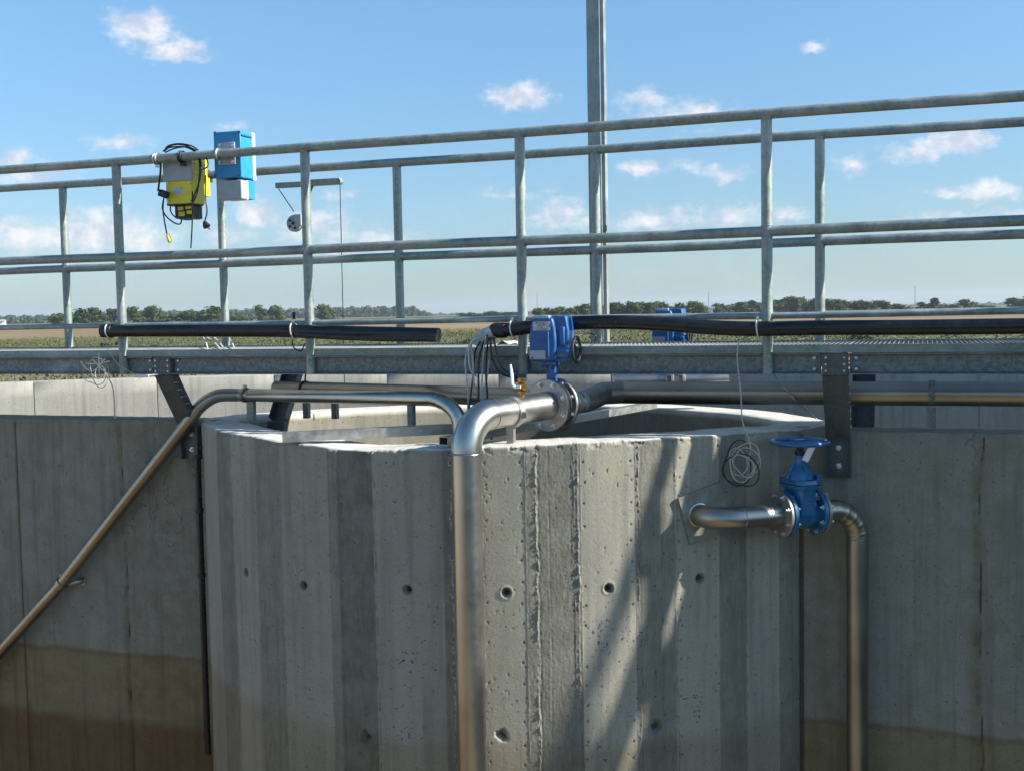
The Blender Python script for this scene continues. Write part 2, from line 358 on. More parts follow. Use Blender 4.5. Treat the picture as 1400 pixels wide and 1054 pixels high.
# ------------------------------------------------------------------ value noise for cast relief
def vnoise(x, y, seed):
    rs = np.random.RandomState(seed); T = rs.rand(256, 256)
    xi = np.floor(x).astype(int); yi = np.floor(y).astype(int); fx = x-xi; fy = y-yi
    fx = fx*fx*(3-2*fx); fy = fy*fy*(3-2*fy)
    a = T[xi & 255, yi & 255]; b = T[(xi+1) & 255, yi & 255]; c = T[xi & 255, (yi+1) & 255]; d = T[(xi+1) & 255, (yi+1) & 255]
    return (a*(1-fx)+b*fx)*(1-fy)+(c*(1-fx)+d*fx)*fy
def fbm(x, y, seed, o=4):
    s = 0; a = .5
    for i in range(o): s = s+a*vnoise(x*2**i, y*2**i, seed+i); a *= .5
    return s
def smooth(a, b, x):
    t = np.clip((x-a)/(b-a), 0, 1); return t*t*(3-2*t)
def grid_obj(name, X, Y, Z, mat, tone=None, blue=None, rim=None, closed=False, parent=None):
    """X, Y, Z: (rows, cols) arrays"""
    r, c = X.shape; v = np.stack([X, Y, Z], -1).reshape(-1, 3)
    off = Vector((float(v[:, 0].mean()), float(v[:, 1].mean()), float(v[:, 2].min()))) if parent is None else parent.location
    v = v-np.array(off)
    i, j = np.meshgrid(np.arange(r-1), np.arange(c if closed else c-1), indexing='ij')
    j2 = (j+1) % c
    f = np.stack([i*c+j, i*c+j2, (i+1)*c+j2, (i+1)*c+j], -1).reshape(-1, 4)
    me = bpy.data.meshes.new(name)
    me.vertices.add(len(v)); me.vertices.foreach_set('co', v.astype(np.float32).ravel())
    me.loops.add(f.size); me.loops.foreach_set('vertex_index', f.astype(np.int32).ravel())
    me.polygons.add(len(f)); me.polygons.foreach_set('loop_start', np.arange(0, f.size, 4, dtype=np.int32))
    me.polygons.foreach_set('use_smooth', np.ones(len(f), bool)); me.materials.append(mat); me.update(calc_edges=True)
    for nm, arr in (('tone', tone), ('blue', blue), ('rim', rim)):
        if arr is not None:
            a = me.attributes.new(nm, 'FLOAT', 'POINT'); a.data.foreach_set('value', arr.astype(np.float32).ravel())
    me.set_sharp_from_angle(angle=math.radians(55))
    o = bpy.data.objects.new(name, me); S.collection.objects.link(o)
    if parent is None: o.location = off
    else: o.parent = parent
    return o

# ================================================================== SETTING
GZ = -1.9                                   # level of the land outside the basin
TC, TR = (-1.9, 1.6), 10.5                  # round outer basin
# ground: rings of quads from the basin wall to beyond the horizon
rad = np.concatenate([[TR+.2, TR+.6, 12, 14, 17, 21, 26, 32, 40], np.geomspace(50, 6000, 44)])
ang = np.linspace(0, 2*PI, 181)[:-1]
RR, AA = np.meshgrid(rad, ang, indexing='ij')
gx = TC[0]+RR*np.sin(AA); gy = TC[1]+RR*np.cos(AA)
gz = GZ+np.where(RR < 300, (fbm(gx*.25+50, gy*.25+50, 3)-.5)*.16, 0)*smooth(11, 14, RR)
mg, t, b = newmat('field_soil_and_grass')
g = t.n('ShaderNodeNewGeometry'); P = g.outputs['Position']
s3 = t.n('ShaderNodeSeparateXYZ'); t.l(P, s3.inputs[0])
flat = t.n('ShaderNodeCombineXYZ'); t.l(s3.outputs[0], flat.inputs[0]); t.l(s3.outputs[1], flat.inputs[1])
dist = t.vm('LENGTH', flat.outputs[0], out=1)
dist = t.m('ADD', dist, t.m('MULTIPLY_ADD', t.noise(P, .05, 5), 40, -20))
n1 = t.noise(P, .35, 6, .65); n2 = t.noise(P, 3, 6, .7)
dirt = t.mix(t.ramp(n1, .3, .7), c4(.16, .12, .08), c4(.24, .19, .13))
grass = t.mix(t.ramp(n2, .3, .7), c4(.04, .06, .018), c4(.12, .12, .045))
grass = t.mix(t.ramp(n1, .5, .7, 0, .7), grass, c4(.22, .19, .09))
brown = t.mix(t.ramp(t.noise(P, .02, 5), .35, .65), c4(.20, .145, .085), c4(.26, .20, .12))
green = t.mix(t.ramp(t.noise(P, .01, 5), .35, .65), c4(.08, .10, .035), c4(.18, .16, .08))
c = t.mix(t.ramp(dist, 44, 56), dirt, grass)
c = t.mix(t.ramp(dist, 125, 170), c, brown)
c = t.mix(t.ramp(dist, 420, 620), c, green)
t.l(c, b.inputs['Base Color']); b.inputs['Roughness'].default_value = .95; b.inputs['Specular IOR Level'].default_value = .1
ground = grid_obj('ground', gx, gy, gz, mg, closed=True); tag(ground, 'flat farmland of grass strips and brown stubble beyond the basin', kind='structure')
# basin floor
mb = MB(); mb.add([(TC[0]+(TR+.1)*math.sin(a), TC[1]+(TR+.1)*math.cos(a), -4.2) for a in ang[::3]], [tuple(range(60))[::-1]])
fl = mb.build('basin_floor', M['wall']); tag(fl, 'concrete floor deep inside the round basin', kind='structure')

# outer round wall of the basin, cast in panels with open joints
segs = []
NP = 54
cols = []
for k in range(NP):
    a0 = 2*PI*k/NP; da = 2*PI/NP
    for q, dd in ((0.0, .006), (.004, .006), (.006, 0), (.25, 0), (.5, 0), (.75, 0), (.994, 0), (.996, .006)):
        cols.append((a0+q*da, dd, .16 if k % 5 == 0 else (.0 if k % 3 else .06)))
ca = np.array([q[0] for q in cols]); cdp = np.array([q[1] for q in cols]); ctn = np.array([q[2] for q in cols])
prof = [(TR, -4.2, 1), (TR, -2.0, 1), (TR, -1.2, 1), (TR, -.8, 1), (TR, -.6, 1), (TR, -.452, 1), (TR+.012, -.44, 0), (TR+.12, -.438, 0), (TR+.238, -.44, 0), (TR+.25, -.452, 0), (TR+.25, -2.6, 0)]
Rr = np.array([[p_[0]+d*p_[2] for d in cdp] for p_ in prof]); Zr = np.array([[p_[1]]*len(cols) for p_ in prof])
Xr = TC[0]+Rr*np.sin(ca); Yr = TC[1]+Rr*np.cos(ca)
Tn = np.tile(ctn, (len(prof), 1))
ow = grid_obj('basin_wall', Xr, Yr, Zr, M['farwall'], tone=Tn, closed=True)
tag(ow, 'pale curved outer concrete wall of the big round basin behind the walkway', 'concrete wall')

# ---- straight dividing walls either side of the chamber
WY, WT_, WTOP = 5.97, .25, -.44
def divider(x0, x1, vis0, vis1, seams, waves, tones, seed, label):
    xs = np.unique(np.concatenate([np.linspace(x0, vis0, 8), np.arange(vis0, vis1, .009), np.linspace(vis1, x1, 8)]))
    zd = np.concatenate([np.array([-4.2, -3.4, -2.8]), np.arange(-2.42, WTOP-.012, .012)])
    X, Z = np.meshgrid(xs, zd)
    D = (fbm(X*3+9, Z*3+40, seed)-.5)*.006+(fbm(X*30, Z*30+99, seed+9)-.5)*.002
    tone = np.zeros_like(X)
    for (a, b_, tn) in tones: tone = np.where((X >= a) & (X < b_), tn, tone)
    for s_ in seams:
        D -= .006*np.exp(-((X-s_)/.006)**2)
        tone = np.maximum(tone, 1.75*np.exp(-((X-s_)/.011)**2))
    for (s_, amp) in waves:
        c_ = s_+(fbm(Z*2.5+20, Z*0+3, seed+3)-.5)*.05
        rag = fbm(X*40+5, Z*28+7, seed+5, 3)
        D += amp*np.exp(-((X-c_)/.012)**2)*(rag*2-.5)-amp*.8*np.exp(-((X-c_-.018)/.01)**2)
        tone = np.maximum(tone, (.5+.9*np.clip(rag*1.6, 0, 1))*np.exp(-((X-c_)/.03)**2)); tone = np.maximum(tone, 2.1*np.exp(-((X-c_-.016)/.0065)**2)*np.clip(fbm(Z*9, Z*0+seed, seed+30)*3-.7, .15, 1))  # groove shade put into the tone, since the relief barely shows
    ed = smooth(WTOP-.03, WTOP-.012, Z)*(fbm(X*25, Z*10, seed+2)-.3)*.012
    Y = WY-D+ed
    # top and back rows
    tx = xs[None, :]; nz = (fbm(xs*20, xs*0+4, seed+7)-.5)*.006
    rows = [(WY+.012, WTOP-.002), (WY+.05, WTOP+.002), (WY+.12, WTOP+.001), (WY+.2, WTOP+.002), (WY+WT_-.01, WTOP), (WY+WT_, WTOP-.01), (WY+WT_, -4.2)]
    X = np.vstack([X]+[tx]*len(rows)); Y = np.vstack([Y]+[np.full_like(tx, r_[0]) for r_ in rows])
    Z = np.vstack([Z]+[np.full_like(tx, r_[1])+(nz if r_[1] > -1 else 0) for r_ in rows]); tone = np.vstack([tone]+[tone[-1:]*0+.25]*len(rows))
    o = grid_obj('dividing_wall', X, Y, Z, M['wall'], tone=tone)
    return tag(o, label, 'concrete wall')
divider(-12.0, -4.02, -5.75, -4.03, [atY(30, 800, WY).x], [(atY(172, 800, WY).x, .006)], [(atY(180, 800, WY).x, -3.9, .62), (-12, atY(30, 800, WY).x, .2)], 11,
        'dark stained concrete wall left of the round chamber, rust coloured near its foot')
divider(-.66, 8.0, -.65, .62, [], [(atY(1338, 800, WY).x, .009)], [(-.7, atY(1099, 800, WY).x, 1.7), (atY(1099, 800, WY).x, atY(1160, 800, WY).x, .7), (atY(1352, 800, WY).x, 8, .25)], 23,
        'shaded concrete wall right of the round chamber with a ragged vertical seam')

# ---- the round chamber in front
CX, CY, CR = -2.34, 7.15, 2.12
def px_theta(px):
    d = ray(px, 800); n = math.hypot(d.x, d.y); dx, dy = d.x/n, d.y/n
    bb = dx*CX+dy*CY; D = bb*bb-(CX*CX+CY*CY-CR*CR); tt = bb-math.sqrt(D)
    return math.atan2(dx*tt-CX, -(dy*tt-CY))
def px_s(px): return px_theta(px)*CR
th0, th1 = math.radians(-56.5), math.radians(56.0)
fa_, fb2 = px_theta(628), px_theta(935)
front = np.concatenate([np.arange(th0, fa_, .0078/CR), np.arange(fa_, fb2, .0036/CR), np.arange(fb2, th1, .0065/CR)])
back = spline([(CX+CR*math.sin(th1-.03), CY-CR*math.cos(th1-.03), 0), (CX+CR*math.sin(th1), CY-CR*math.cos(th1), 0), (-.47, 6.28, 0), (-.54, 6.60, 0), (-.98, 7.15, 0), (-1.9, 7.58, 0), (-2.9, 7.45, 0), (-3.6, 7.02, 0), (-4.08, 6.5, 0), (-4.17, 6.15, 0),
               (CX+CR*math.sin(th0), CY-CR*math.cos(th0), 0), (CX+CR*math.sin(th0+.03), CY-CR*math.cos(th0+.03), 0)], 8)[8:-9]
ox = np.concatenate([CX+CR*np.sin(front), [p_.x for p_ in back]]); oy = np.concatenate([CY-CR*np.cos(front), [p_.y for p_ in back]])
sarc = np.concatenate([front*CR, 9+np.arange(len(back))*.12])
tx_ = np.roll(ox, -1)-np.roll(ox, 1); ty_ = np.roll(oy, -1)-np.roll(oy, 1); ln_ = np.hypot(tx_, ty_)
nx_, ny_ = ty_/ln_, -tx_/ln_                 # outward normal
isf = sarc < 5
thd = np.degrees(np.where(isf, sarc/CR, 0))
zt = np.where(isf, np.interp(thd, [-57, -27.5, -19, -9.8, 4.6, 14.3, 30, 50, 57], [-.442, -.442, -.455, -.474, -.462, -.442, -.428, -.427, -.437]), -.438)
zt = zt+(fbm(sarc*6+30, sarc*0+2, 77)-.5)*.012
zrel = np.concatenate([[-3.75, -3.0, -2.4, -2.0], np.arange(-1.78, -.010, .0054), [-.006]])      # below the rim
Sg, Zg = np.meshgrid(sarc, zrel)
wgt = isf[None, :].astype(float)
# boards: px start, px end, offset outward (m), tone (0 light smooth .. 1 dark rough)
BO = [(272, 287, .004, .15), (287, 303, 0, .0), (303, 321, .004, .65), (321, 354, 0, .05), (354, 386, .004, .55), (386, 451, 0, .2), (451, 466, .003, .6), (466, 512, -.004, .95), (512, 607, 0, .1), (607, 655, .003, .75),
      (655, 661, .006, .5), (661, 719, 0, .12), (719, 734, .0015, .6), (734, 786, -.001, .85), (786, 796, .001, .75), (796, 869, 0, .0), (869, 905, .0, .7), (905, 924, -.003, .7), (924, 983, 0, .02), (983, 1019, .004, .75), (1019, 1064, 0, .1), (1064, 1092, .004, .6)]
D = np.zeros_like(Sg); tone = np.full_like(Sg, .1); roughw = np.zeros_like(Sg)
for (a, b_, off, tn) in BO:
    s0, s1 = px_s(max(a, 286)), px_s(b_)
    if a == 272: s0 = -3
    if b_ == 1092: s1 = 3
    k = (Sg >= s0) & (Sg < s1)
    D = np.where(k, off, D); tone = np.where(k, tn, tone); roughw = np.where(k, 1.0 if tn > .45 else 0, roughw)
grainv = vnoise(Sg*300, Zg*60+50, 5)*.6+vnoise(Sg*160, Zg*14, 6)*.4
D = D+roughw*(grainv-.5)*.0010+roughw*(fbm(Sg*90, Zg*90+80, 8, 3)-.45)*.0024
D = D+(fbm(Sg*5+3, Zg*3+60, 9, 2)-.5)*.005
tone = np.clip(tone+roughw*(vnoise(Sg*200, Zg*16+33, 15)-.5)*.35, 0, 1)
# ragged mortar fins along the board joints
FI = [(303, .2), (321, .35), (354, .25), (386, .2), (451, .3), (464, .6), (512, .6), (607, .25), (618, .5), (651, .4), (657, 1.1), (719, .25), (735, 1.2), (785, .35), (791, 1.15), (870, .35), (874, 1.0), (905, .2), (924, .4), (983, .35), (1019, .3), (1064, .3)]
for i, (px, amp) in enumerate(FI):
    s0 = px_s(px)
    c_ = s0+(fbm(Zg*9+i*11, Zg*0+i, 40+i, 4)-.45)*.018
    jag = np.clip(vnoise(Zg*95+i*7, Sg*120+i, 60+i)*2.6-.75+(vnoise(Zg*210, Sg*200, 61+i)-.5)*1.1, 0.0, 1.7)*np.clip(fbm(Zg*6+i*3, Zg*0, 90+i, 2)*2.6-.3, 0.2, 1)
    D = D+amp*.0058*np.exp(-((Sg-c_)/.0042)**2)*jag
    D = D-amp*.0012*np.exp(-((Sg-c_-.009)/.004)**2)
    tone = np.maximum(tone, np.minimum(1.25, .45+.8*amp)*np.exp(-((Sg-c_-.008)/.0042)**2)*np.clip(vnoise(Zg*30+i, Zg*0, 7)*2, .2, 1))  # dark line painting the shade of the groove beside each fin
# long hairline grooves on the rough boards
for px in (752, 640, 1035): D = D-.0011*np.exp(-((Sg-px_s(px)-(vnoise(Zg*2, Zg*0, 31)-.5)*.01)/.003)**2)
# chipped rim
chip = np.clip((fbm(Sg*34+7, Zg*50, 21, 4)-.47)*6, 0, 1)*smooth(-.04, -.010, Zg)
D = D-chip*.009
low = wgt*np.clip(fbm(Sg*14+20, Zg*0+5, 22, 3)-.5, 0, 1)*.05
# nail dimples in two rows along the smooth panels, and tie holes
def zpix(px, py):
    th = px_theta(px); p_ = atY(px, py, CY-CR*math.cos(th)); return p_.z
def bump_at(s0, z0, r, dep, lip=0):
    global D, tone
    zz = Zg+ztg; q = np.hypot(Sg-s0, zz-z0)
    D = D-dep*(1-smooth(r*.55, r, q))+lip*np.exp(-((q-r*1.1)/(r*.25))**2)
    tone = np.maximum(tone, (1.35 if r > .02 else .9)*(1-smooth(r*.5, r*1.25, q)))  # shade inside the recess put into the tone
ztg = np.tile(zt, (len(zrel), 1))
rnd = random.Random(4)
for (pl, pr) in ((666, 714), (800, 864), (620, 628), (930, 978)):
    z0 = -.52
    while z0 > -2.1:
        for px in (pl, pr):
            if rnd.random() < .85: bump_at(px_s(px)+rnd.uniform(-.004, .004), z0+rnd.uniform(-.008, .008), .0068, .005)
        z0 -= rnd.uniform(.085, .105)
TIES = [(337, 782), (415, 800), (557, 806), (692, 810), (832, 804), (957, 790)]
BROKE = [(493, 1008), (683, 1005), (895, 993), (590, 697)]
for (px, py) in TIES: bump_at(px_s(px), zpix(px, py), .026, .021, .003)
for (px, py) in BROKE:
    s0, z0 = px_s(px), zpix(px, py)
    zz = Zg+ztg; q = np.hypot(Sg-s0, zz-z0)+(fbm(Sg*40, Zg*40, 55)-.5)*.035
    rr_ = .014 if py < 800 else .036
    D = D-.026*(1-smooth(rr_*.35, rr_, q)); tone = np.maximum(tone, 1.7*(1-smooth(rr_*.2, rr_*.8, q)))  # dark inside of the broken hole: its shade painted as tone
blue = np.zeros_like(Sg)
for (px, py, rr_) in ((808, 858, .09), (820, 872, .14), (405, 905, .12), (545, 995, .09), (850, 880, .2), (680, 960, .10), (820, 1030, .12), (560, 900, .18), (950, 970, .10)):
    zz = Zg+ztg; q = np.hypot(Sg-px_s(px), zz-zpix(px, py))
    blue = np.maximum(blue, (fbm(Sg*75+px, Zg*75, 70, 2) > .555+.12*np.clip(q/rr_, 0, 1.6)) * (q < rr_*1.3))
bigp = np.clip(fbm(Sg*60+11, Zg*60+15, 120, 2)-.60, 0, 1)*9
D = D-np.clip(bigp, 0, 1)*.004*(1-roughw)
tone = np.maximum(tone, np.clip(bigp, 0, 1)*.9)
D = D*wgt
Xo = ox[None, :]+nx_[None, :]*D; Yo = oy[None, :]+ny_[None, :]*D; Zo = Zg+ztg
TH = .27
trows = [(.004, .001), (.02, .002), (.07, .0), (.13, .002), (.19, .0), (.26, .001), (.27, -.008), (.27, -.04), (.27, -.12), (.27, -.25), (.27, -.5), (.27, -1.2), (.27, -3.7)]
lowc = low[-1] if low.ndim > 1 else low
XX, YY, ZZ, TT = [Xo], [Yo], [Zo], [tone]
for (d_, dz) in trows:
    wob_ = (fbm(sarc*20+d_*60, sarc*0+d_*40, 33)-.5)
    fr = np.where(isf, 1.0, .3)
    if d_ < .03: dd = d_+chip[-1]*.022*wgt[0]+(.004 if d_ < .01 else 0)
    elif dz >= 0: dd = d_+0*sarc
    else: dd = d_+wob_*.012
    XX.append((ox-nx_*dd)[None, :]); YY.append((oy-ny_*dd)[None, :]); ZZ.append((zt+dz+(wob_*.005 if dz > -.01 else 0))[None, :])
    TT.append(np.full((1, len(ox)), .0 if dz > -.01 else .45))
Xc, Yc, Zc, Tc_ = np.vstack(XX), np.vstack(YY), np.vstack(ZZ), np.vstack(TT)
Bc = np.zeros_like(Tc_); Bc[:blue.shape[0]] = blue
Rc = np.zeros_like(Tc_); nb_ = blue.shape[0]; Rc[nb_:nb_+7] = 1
cham = empty('concrete_chamber', (CX, 6.3, -4.2), 'pale round concrete chamber with board marks bulging from the dividing wall', 'concrete chamber')
ring = grid_obj('curved_wall', Xc, Yc, Zc, M['concrete'], tone=Tc_, blue=Bc, rim=Rc, closed=True, parent=cham)
for (px, py) in TIES:
    th = px_theta(px); z0 = zpix(px, py); n_ = Vector((math.sin(th), -math.cos(th), 0)); c0 = Vector((CX, CY, z0))+n_*(CR-.023)
    mb = MB(); mb.lathe([(0, .0005), (0.004, .011), (.006, .009), (.002, .004), (.002, .0005)], c0, n_, 14); mb.build('tie_cone', M['rubber'], cham)

# ================================================================== WALKWAY
DY0, DY1 = 5.70, 6.49
XL, XR = -11.0, 7.6
wk = empty('walkway', (-1, 6.1, 0), 'galvanised steel walkway bridge crossing above the round chamber', 'walkway')
GR, GR0 = {}, {}
pl_x = [XL]+[-4.12-.72*k for k in range(9, 0, -1)]+[-4.12+.947*k for k in range(0, 12)]+[XR]
pl_x = sorted(set([round(q, 3) for q in pl_x if XL <= q <= XR]))
for a, b_ in zip(pl_x[:-1], pl_x[1:]):
    key = round(b_-a, 2)
    if key in GR:
        me = GR[key]; o_ = bpy.data.objects.new('deck_grating', me); S.collection.objects.link(o_); o_.parent = wk; o_.location = (a-GR0[key], 0, 0)
    else:
        mb = MB(); L_ = b_-a-.006; n_b = int(L_/.022)
        for k in range(n_b+1): mb.box((a+.003+L_*k/n_b, (DY0+DY1)/2, -.0135), (.003, DY1-DY0-.014, .016))
        for k in range(9): mb.box((a+.003+L_/2, DY0+.02+(DY1-DY0-.04)*k/8, -.0095), (L_, .005, .006))
        o_ = mb.build('deck_grating', M['deck'], wk, ang=20); GR[key] = o_.data; GR0[key] = a
    o_['kind'] = 'stuff'
BRX = [-7.97, -4.165, -.385, 3.40]
for yy, sgn in ((DY0, -1), (DY1, 1)):
    mb = MB(); mb.box(((XL+XR)/2, yy, -.019), (XR-XL, .012, .038)); mb.box(((XL+XR)/2, yy+sgn*.014, -.0355), (XR-XL, .032, .004)); mb.build('edge_angle', M['galv'], wk)
    edges = [XL]+[q for x in BRX for q in (x-.066, x+.066)]+[XR]
    for a, b_ in zip(edges[0::2], edges[1::2]):
        if b_ <= a: continue
        mb = MB(); L = b_-a; xm = (a+b_)/2
        prof = [(0, -.0415), (0, -.142), (.045, -.142), (.045, -.136), (.009, -.130), (.009, -.053), (.045, -.0475), (.045, -.0415)]
        # y measured outwards from the back of the web
        yb = yy-sgn*.024
        mb.prism([(sgn*p_[0], p_[1]) for p_ in prof], (0, 1, 0), (0, 0, 1), (1, 0, 0), (a, yb, 0), L)
        mb.build('side_channel', M['galv_dark'] if sgn < 0 else M['galv'], wk, ang=25)
        for xe, dr in ((a+.03, 1), (b_-.03, -1)):
            if sgn > 0 or xe < -6 or xe > 2: continue
            mb = MB()
            for zz in (-.065, -.118):
                for q in (0, ): mb.lathe([(0, .0085), (.008, .0085), (.009, .005), (.014, .005), (.014, .0005)], (xe+dr*q, yb-.009-.001, zz), (0, -1, 0), 6)
            mb.each('bolt', M['bolt'], wk)
for yy in (5.9, 6.3):
    pass
for k in range(8):
    x = XL+1.2+k*2.35
    mb = MB(); mb.box((x, 6.1, -.075), (.05, .72, .05)); mb.build('cross_member', M['galv_dark'], wk)

def bracket(x, side, label):
    """side -1: near beam, +1: far beam"""
    if side < 0: yb, yw = DY0-.012, WY-.002
    else: yb, yw = DY1+.012, WY+WT_+.002
    o = empty('walkway_bracket', (x, (yb+yw)/2, -.6), label, 'steel bracket', 'brackets carrying the walkway')
    sg = side; t_ = .007; wd = .118
    def chan(pts, depth, name, mat):
        """channel section following the 2D path (y,z); web outwards, flanges towards the wall"""
        p0, p1 = Vector((0, pts[0][0], pts[0][1])), Vector((0, pts[1][0], pts[1][1])); d = (p1-p0); L = d.length; d.normalize()
        n = Vector((0, -d.z, d.y));
        if n.y*sg < 0: n = -n
        R = Matrix((Vector((1, 0, 0)), n, d)).transposed()
        mb = MB(); c = Vector((x, 0, 0))+(p0+p1)/2
        mb.box(c+n*0, (wd, t_, L), R)
        for e in (-1, 1): mb.box(c-n*(depth/2+t_/2)+Vector((e*(wd/2-t_/2), 0, 0)), (t_, depth, L), R)
        return mb.build(name, mat, o)
    mb = MB(); mb.box((x, yb-.0*sg, -.093), (wd, .008, .105)); mb.box((x-wd/2+.004, yb-sg*.03, -.093), (.008, .05, .104)); mb.box((x+wd/2-.004, yb-sg*.03, -.093), (.008, .05, .104))
    mb.build('upright', M['bracket'], o, bevel=.0015)
    zl_ = -.475 if side < 0 else -.47
    yp = yw+sg*.055 if side < 0 else yw+.055
    chan([(yb-sg*.006, -.146), (yw+sg*.062, -.462)], .05, 'arm', M['bracket'])
    if side < 0:
        mb = MB(); mb.box((x, WY-.010, -.565), (wd+.004, .012, .205))
        for e in (-1, 1): mb.box((x+e*(wd/2-.002), WY-.034, -.565), (.006, .036, .204))
        mb.build('wall_plate', M['bracket'], o, bevel=.0015)
        for zz in (-.52, -.61):
            mb = MB(); mb.lathe([(0, .016), (.003, .016), (.003, .011), (.012, .011), (.013, .006), (.022, .006), (.022, .0005)], (x, WY-.016, zz), (0, -1, 0), 6); mb.build('bolt', M['bolt'], o)
        p0 = Vector((x+wd/2+.003, yb+.03, -.17)); p1 = Vector((x+wd/2+.003, yw-.05, -.43))
        for k in range(6):
            q = p0.lerp(p1, (k+.5)/6); mb = MB(); mb.tube([q+Vector((0, -.022, 0)), q+Vector((0, .022, 0))], .0028, 6); mb.build('slot_light_bar', M['bolt'], o)  # bright bars standing in for light seen through the arm's slots
    else:
        mb = MB(); mb.box((x, yw+.006, -.56), (wd, .012, .2)); mb.build('wall_plate', M['bracket'], o)
    for e in (-1, 1):
        mb = MB()
        for zz in (-.062, -.093, -.124): mb.lathe([(0, .006), (.005, .006), (.005, .0005)], (x+e*.042, yb+sg*.004, zz), (0, sg, 0), 6)
        mb.each('bolt', M['bolt'], o)
    return o
bracket(BRX[1], -1, 'dark steel bracket under the walkway, bolted to the wall left of the round chamber')
bracket(BRX[2], -1, 'dark steel bracket under the walkway, bolted to the wall behind the blue handwheel')
bracket(BRX[1]+.42, 1, 'blue grey bracket on the far side of the walkway, seen behind the slanting pipe')
bracket(BRX[2]+.1, 1, 'bracket on the far side of the walkway, mostly hidden behind the long horizontal pipe')

# ---- railings
SP = 1.2465; RT, RLW = 1.1, .142
def railing(Y, x0, label, far):
    o = empty('railing', (-1, Y, -.14), label, 'railing', 'galvanised tube railings of the walkway')
    r = .0258; RM = .530 if far else .5455
    def rail(nm, z, rr_):
        # gently uneven tube, cut in lengths with slight sleeves
        pts = [(x, Y+.002*math.sin(x*1.7+z), z+.0025*math.sin(x*2.3+z*3+Y)) for x in np.arange(XL, XR+.01, .31)]
        mb = MB(); mb.tube(pts, rr_, 16); return mb.build(nm, M['galv'], o)
    rail('top_rail', RT, r); rail('mid_rail', RM, r*.98); rail('low_rail', RLW, .0155)
    k = -5
    while True:
        x = x0+k*SP
        k += 1
        if x < XL+.1: continue
        if x > XR-.1: break
        mb = MB(); zb = -.140
        mb.tube([(x, Y, zb), (x, Y, RLW-.02), (x, Y, RM), (x, Y, RT-.012)], r*1.03, 16)
        p_ = mb.build('post', M['galv'], o)
        mb = MB()
        for zz in (RT-.023, RM-.026): mb.torus((x, Y, zz), (0, 0, 1), r*1.02, .0028, 18, 6)
        mb.torus((x, Y, RM+.026), (0, 0, 1), r*1.02, .0028, 18, 6)
        mb.each('weld_bead', M['galv'], o, over=p_)
    return o
railing(5.6975, -4.4399, 'nearer tube railing of the walkway, carrying the black conduits and the boxes', 0)
railing(6.4924, -5.5032, 'farther tube railing of the walkway, seen through the nearer one', 1)

# ---- tall mast behind the far railing
q = atY(822, 468, 6.60); mx = q.x
mst = empty('lighting_mast', (mx, 6.60, -.1), 'tall galvanised steel mast rising out of the picture behind the far railing', 'mast')
mb = MB(); mb.prism([(-.055, -.03), (.02, -.03), (.02, -.024), (-.049, -.024), (-.049, .03), (-.055, .03)], (1, 0, 0), (0, 1, 0), (0, 0, 1), (mx, 6.60, -.1), 4.2); mb.build('front_section', M['galv_lt'], mst)
mb = MB(); mb.box((mx+.032, 6.61, 2.0), (.02, .055, 4.2)); mb.build('back_section', M['galv_lt'], mst)
mb = MB(); mb.box((mx-.01, 6.6, -.09), (.14, .13, .012)); mb.build('base_plate', M['galv_dark'], mst)
q = atY(827, 313, 6.6); mb = MB(); mb.box((mx+.045, 6.578, q.z), (.006, .006, .035)); mb.build('clip', M['rubber'], mst)

# ================================================================== PIPEWORK
def collar(mb, p, axis, r, w_=.03, t_=.004):
    mb.lathe([(-w_/2, r), (-w_/2, r+t_), (w_/2, r+t_), (w_/2, r)], p, axis, 28)
def hexbolt(mb, p, n, r=.011, h=.009, stud=True):
    pr = [(0, r*1.35), (.0025, r*1.35), (.0025, r), (h, r), (h+.001, r*.8)]
    if stud: pr += [(h+.001, r*.5), (h+.009, r*.5)]
    pr += [(pr[-1][0], .0005)]
    mb.lathe(pr, p, n, 6)
def flange(parent, c, axis, R, r_in, t_, nb, name='flange', mat='steel_flange', bolts=True, side=-1, a0=None):
    axis = Vector(axis).normalized(); c = Vector(c)
    mb = MB(); mb.lathe([(-t_/2, r_in), (-t_/2, R-.003), (-t_/2+.003, R), (t_/2-.003, R), (t_/2, R-.003), (t_/2, r_in)], c, axis, 48)
    f = mb.build(name, M[mat], parent, ang=40)
    if bolts:
        u = axis.cross(Vector((0, 0, 1))).normalized(); v = axis.cross(u)
        for k in range(nb):
            a = 2*PI*(k+.5)/nb if a0 is None else a0+2*PI*k/nb
            p_ = c+(u*math.cos(a)+v*math.sin(a))*(R*.84)+axis*side*t_/2
            mb = MB(); hexbolt(mb, p_, axis*side); sub(mb.build('bolt', M['bolt'], parent), f)
    return f

# ---- main stainless pipe: up the chamber face, elbow, flanged valve, reducer, sleeve, long run under the deck
A = Vector((-1.972, 4.935, 0)); ZP = -.296
dirp = Vector((.37, .929, 0)).normalized(); R1 = .0705
mp = empty('main_pipe', (A.x, A.y, -4.2), 'thick stainless pipe rising up the chamber face and bending over its rim', 'pipe')
bend = arc(Vector((A.x, A.y, ZP-.165)), Vector((A.x, A.y, ZP)), Vector((A.x, A.y, ZP))+dirp*.165, 16)
mb = MB(); mb.tube([(A.x-.005, A.y, -4.15), (A.x-.002, A.y, -2), (A.x, A.y, ZP-.168)], R1-.0005, 40); mb.build('riser', M['steel'], mp)
mb = MB(); mb.tube(bend, R1, 40); mb.build('elbow', M['steel'], mp)
E1 = Vector((A.x, A.y, ZP))+dirp*.165; rise = Vector((0, 0, .012))
FC = Vector((A.x, A.y, ZP))+dirp*.60+rise
mb = MB(); mb.tube([E1, FC-dirp*.015], R1-.0006, 40); mb.build('outlet', M['steel'], mp)
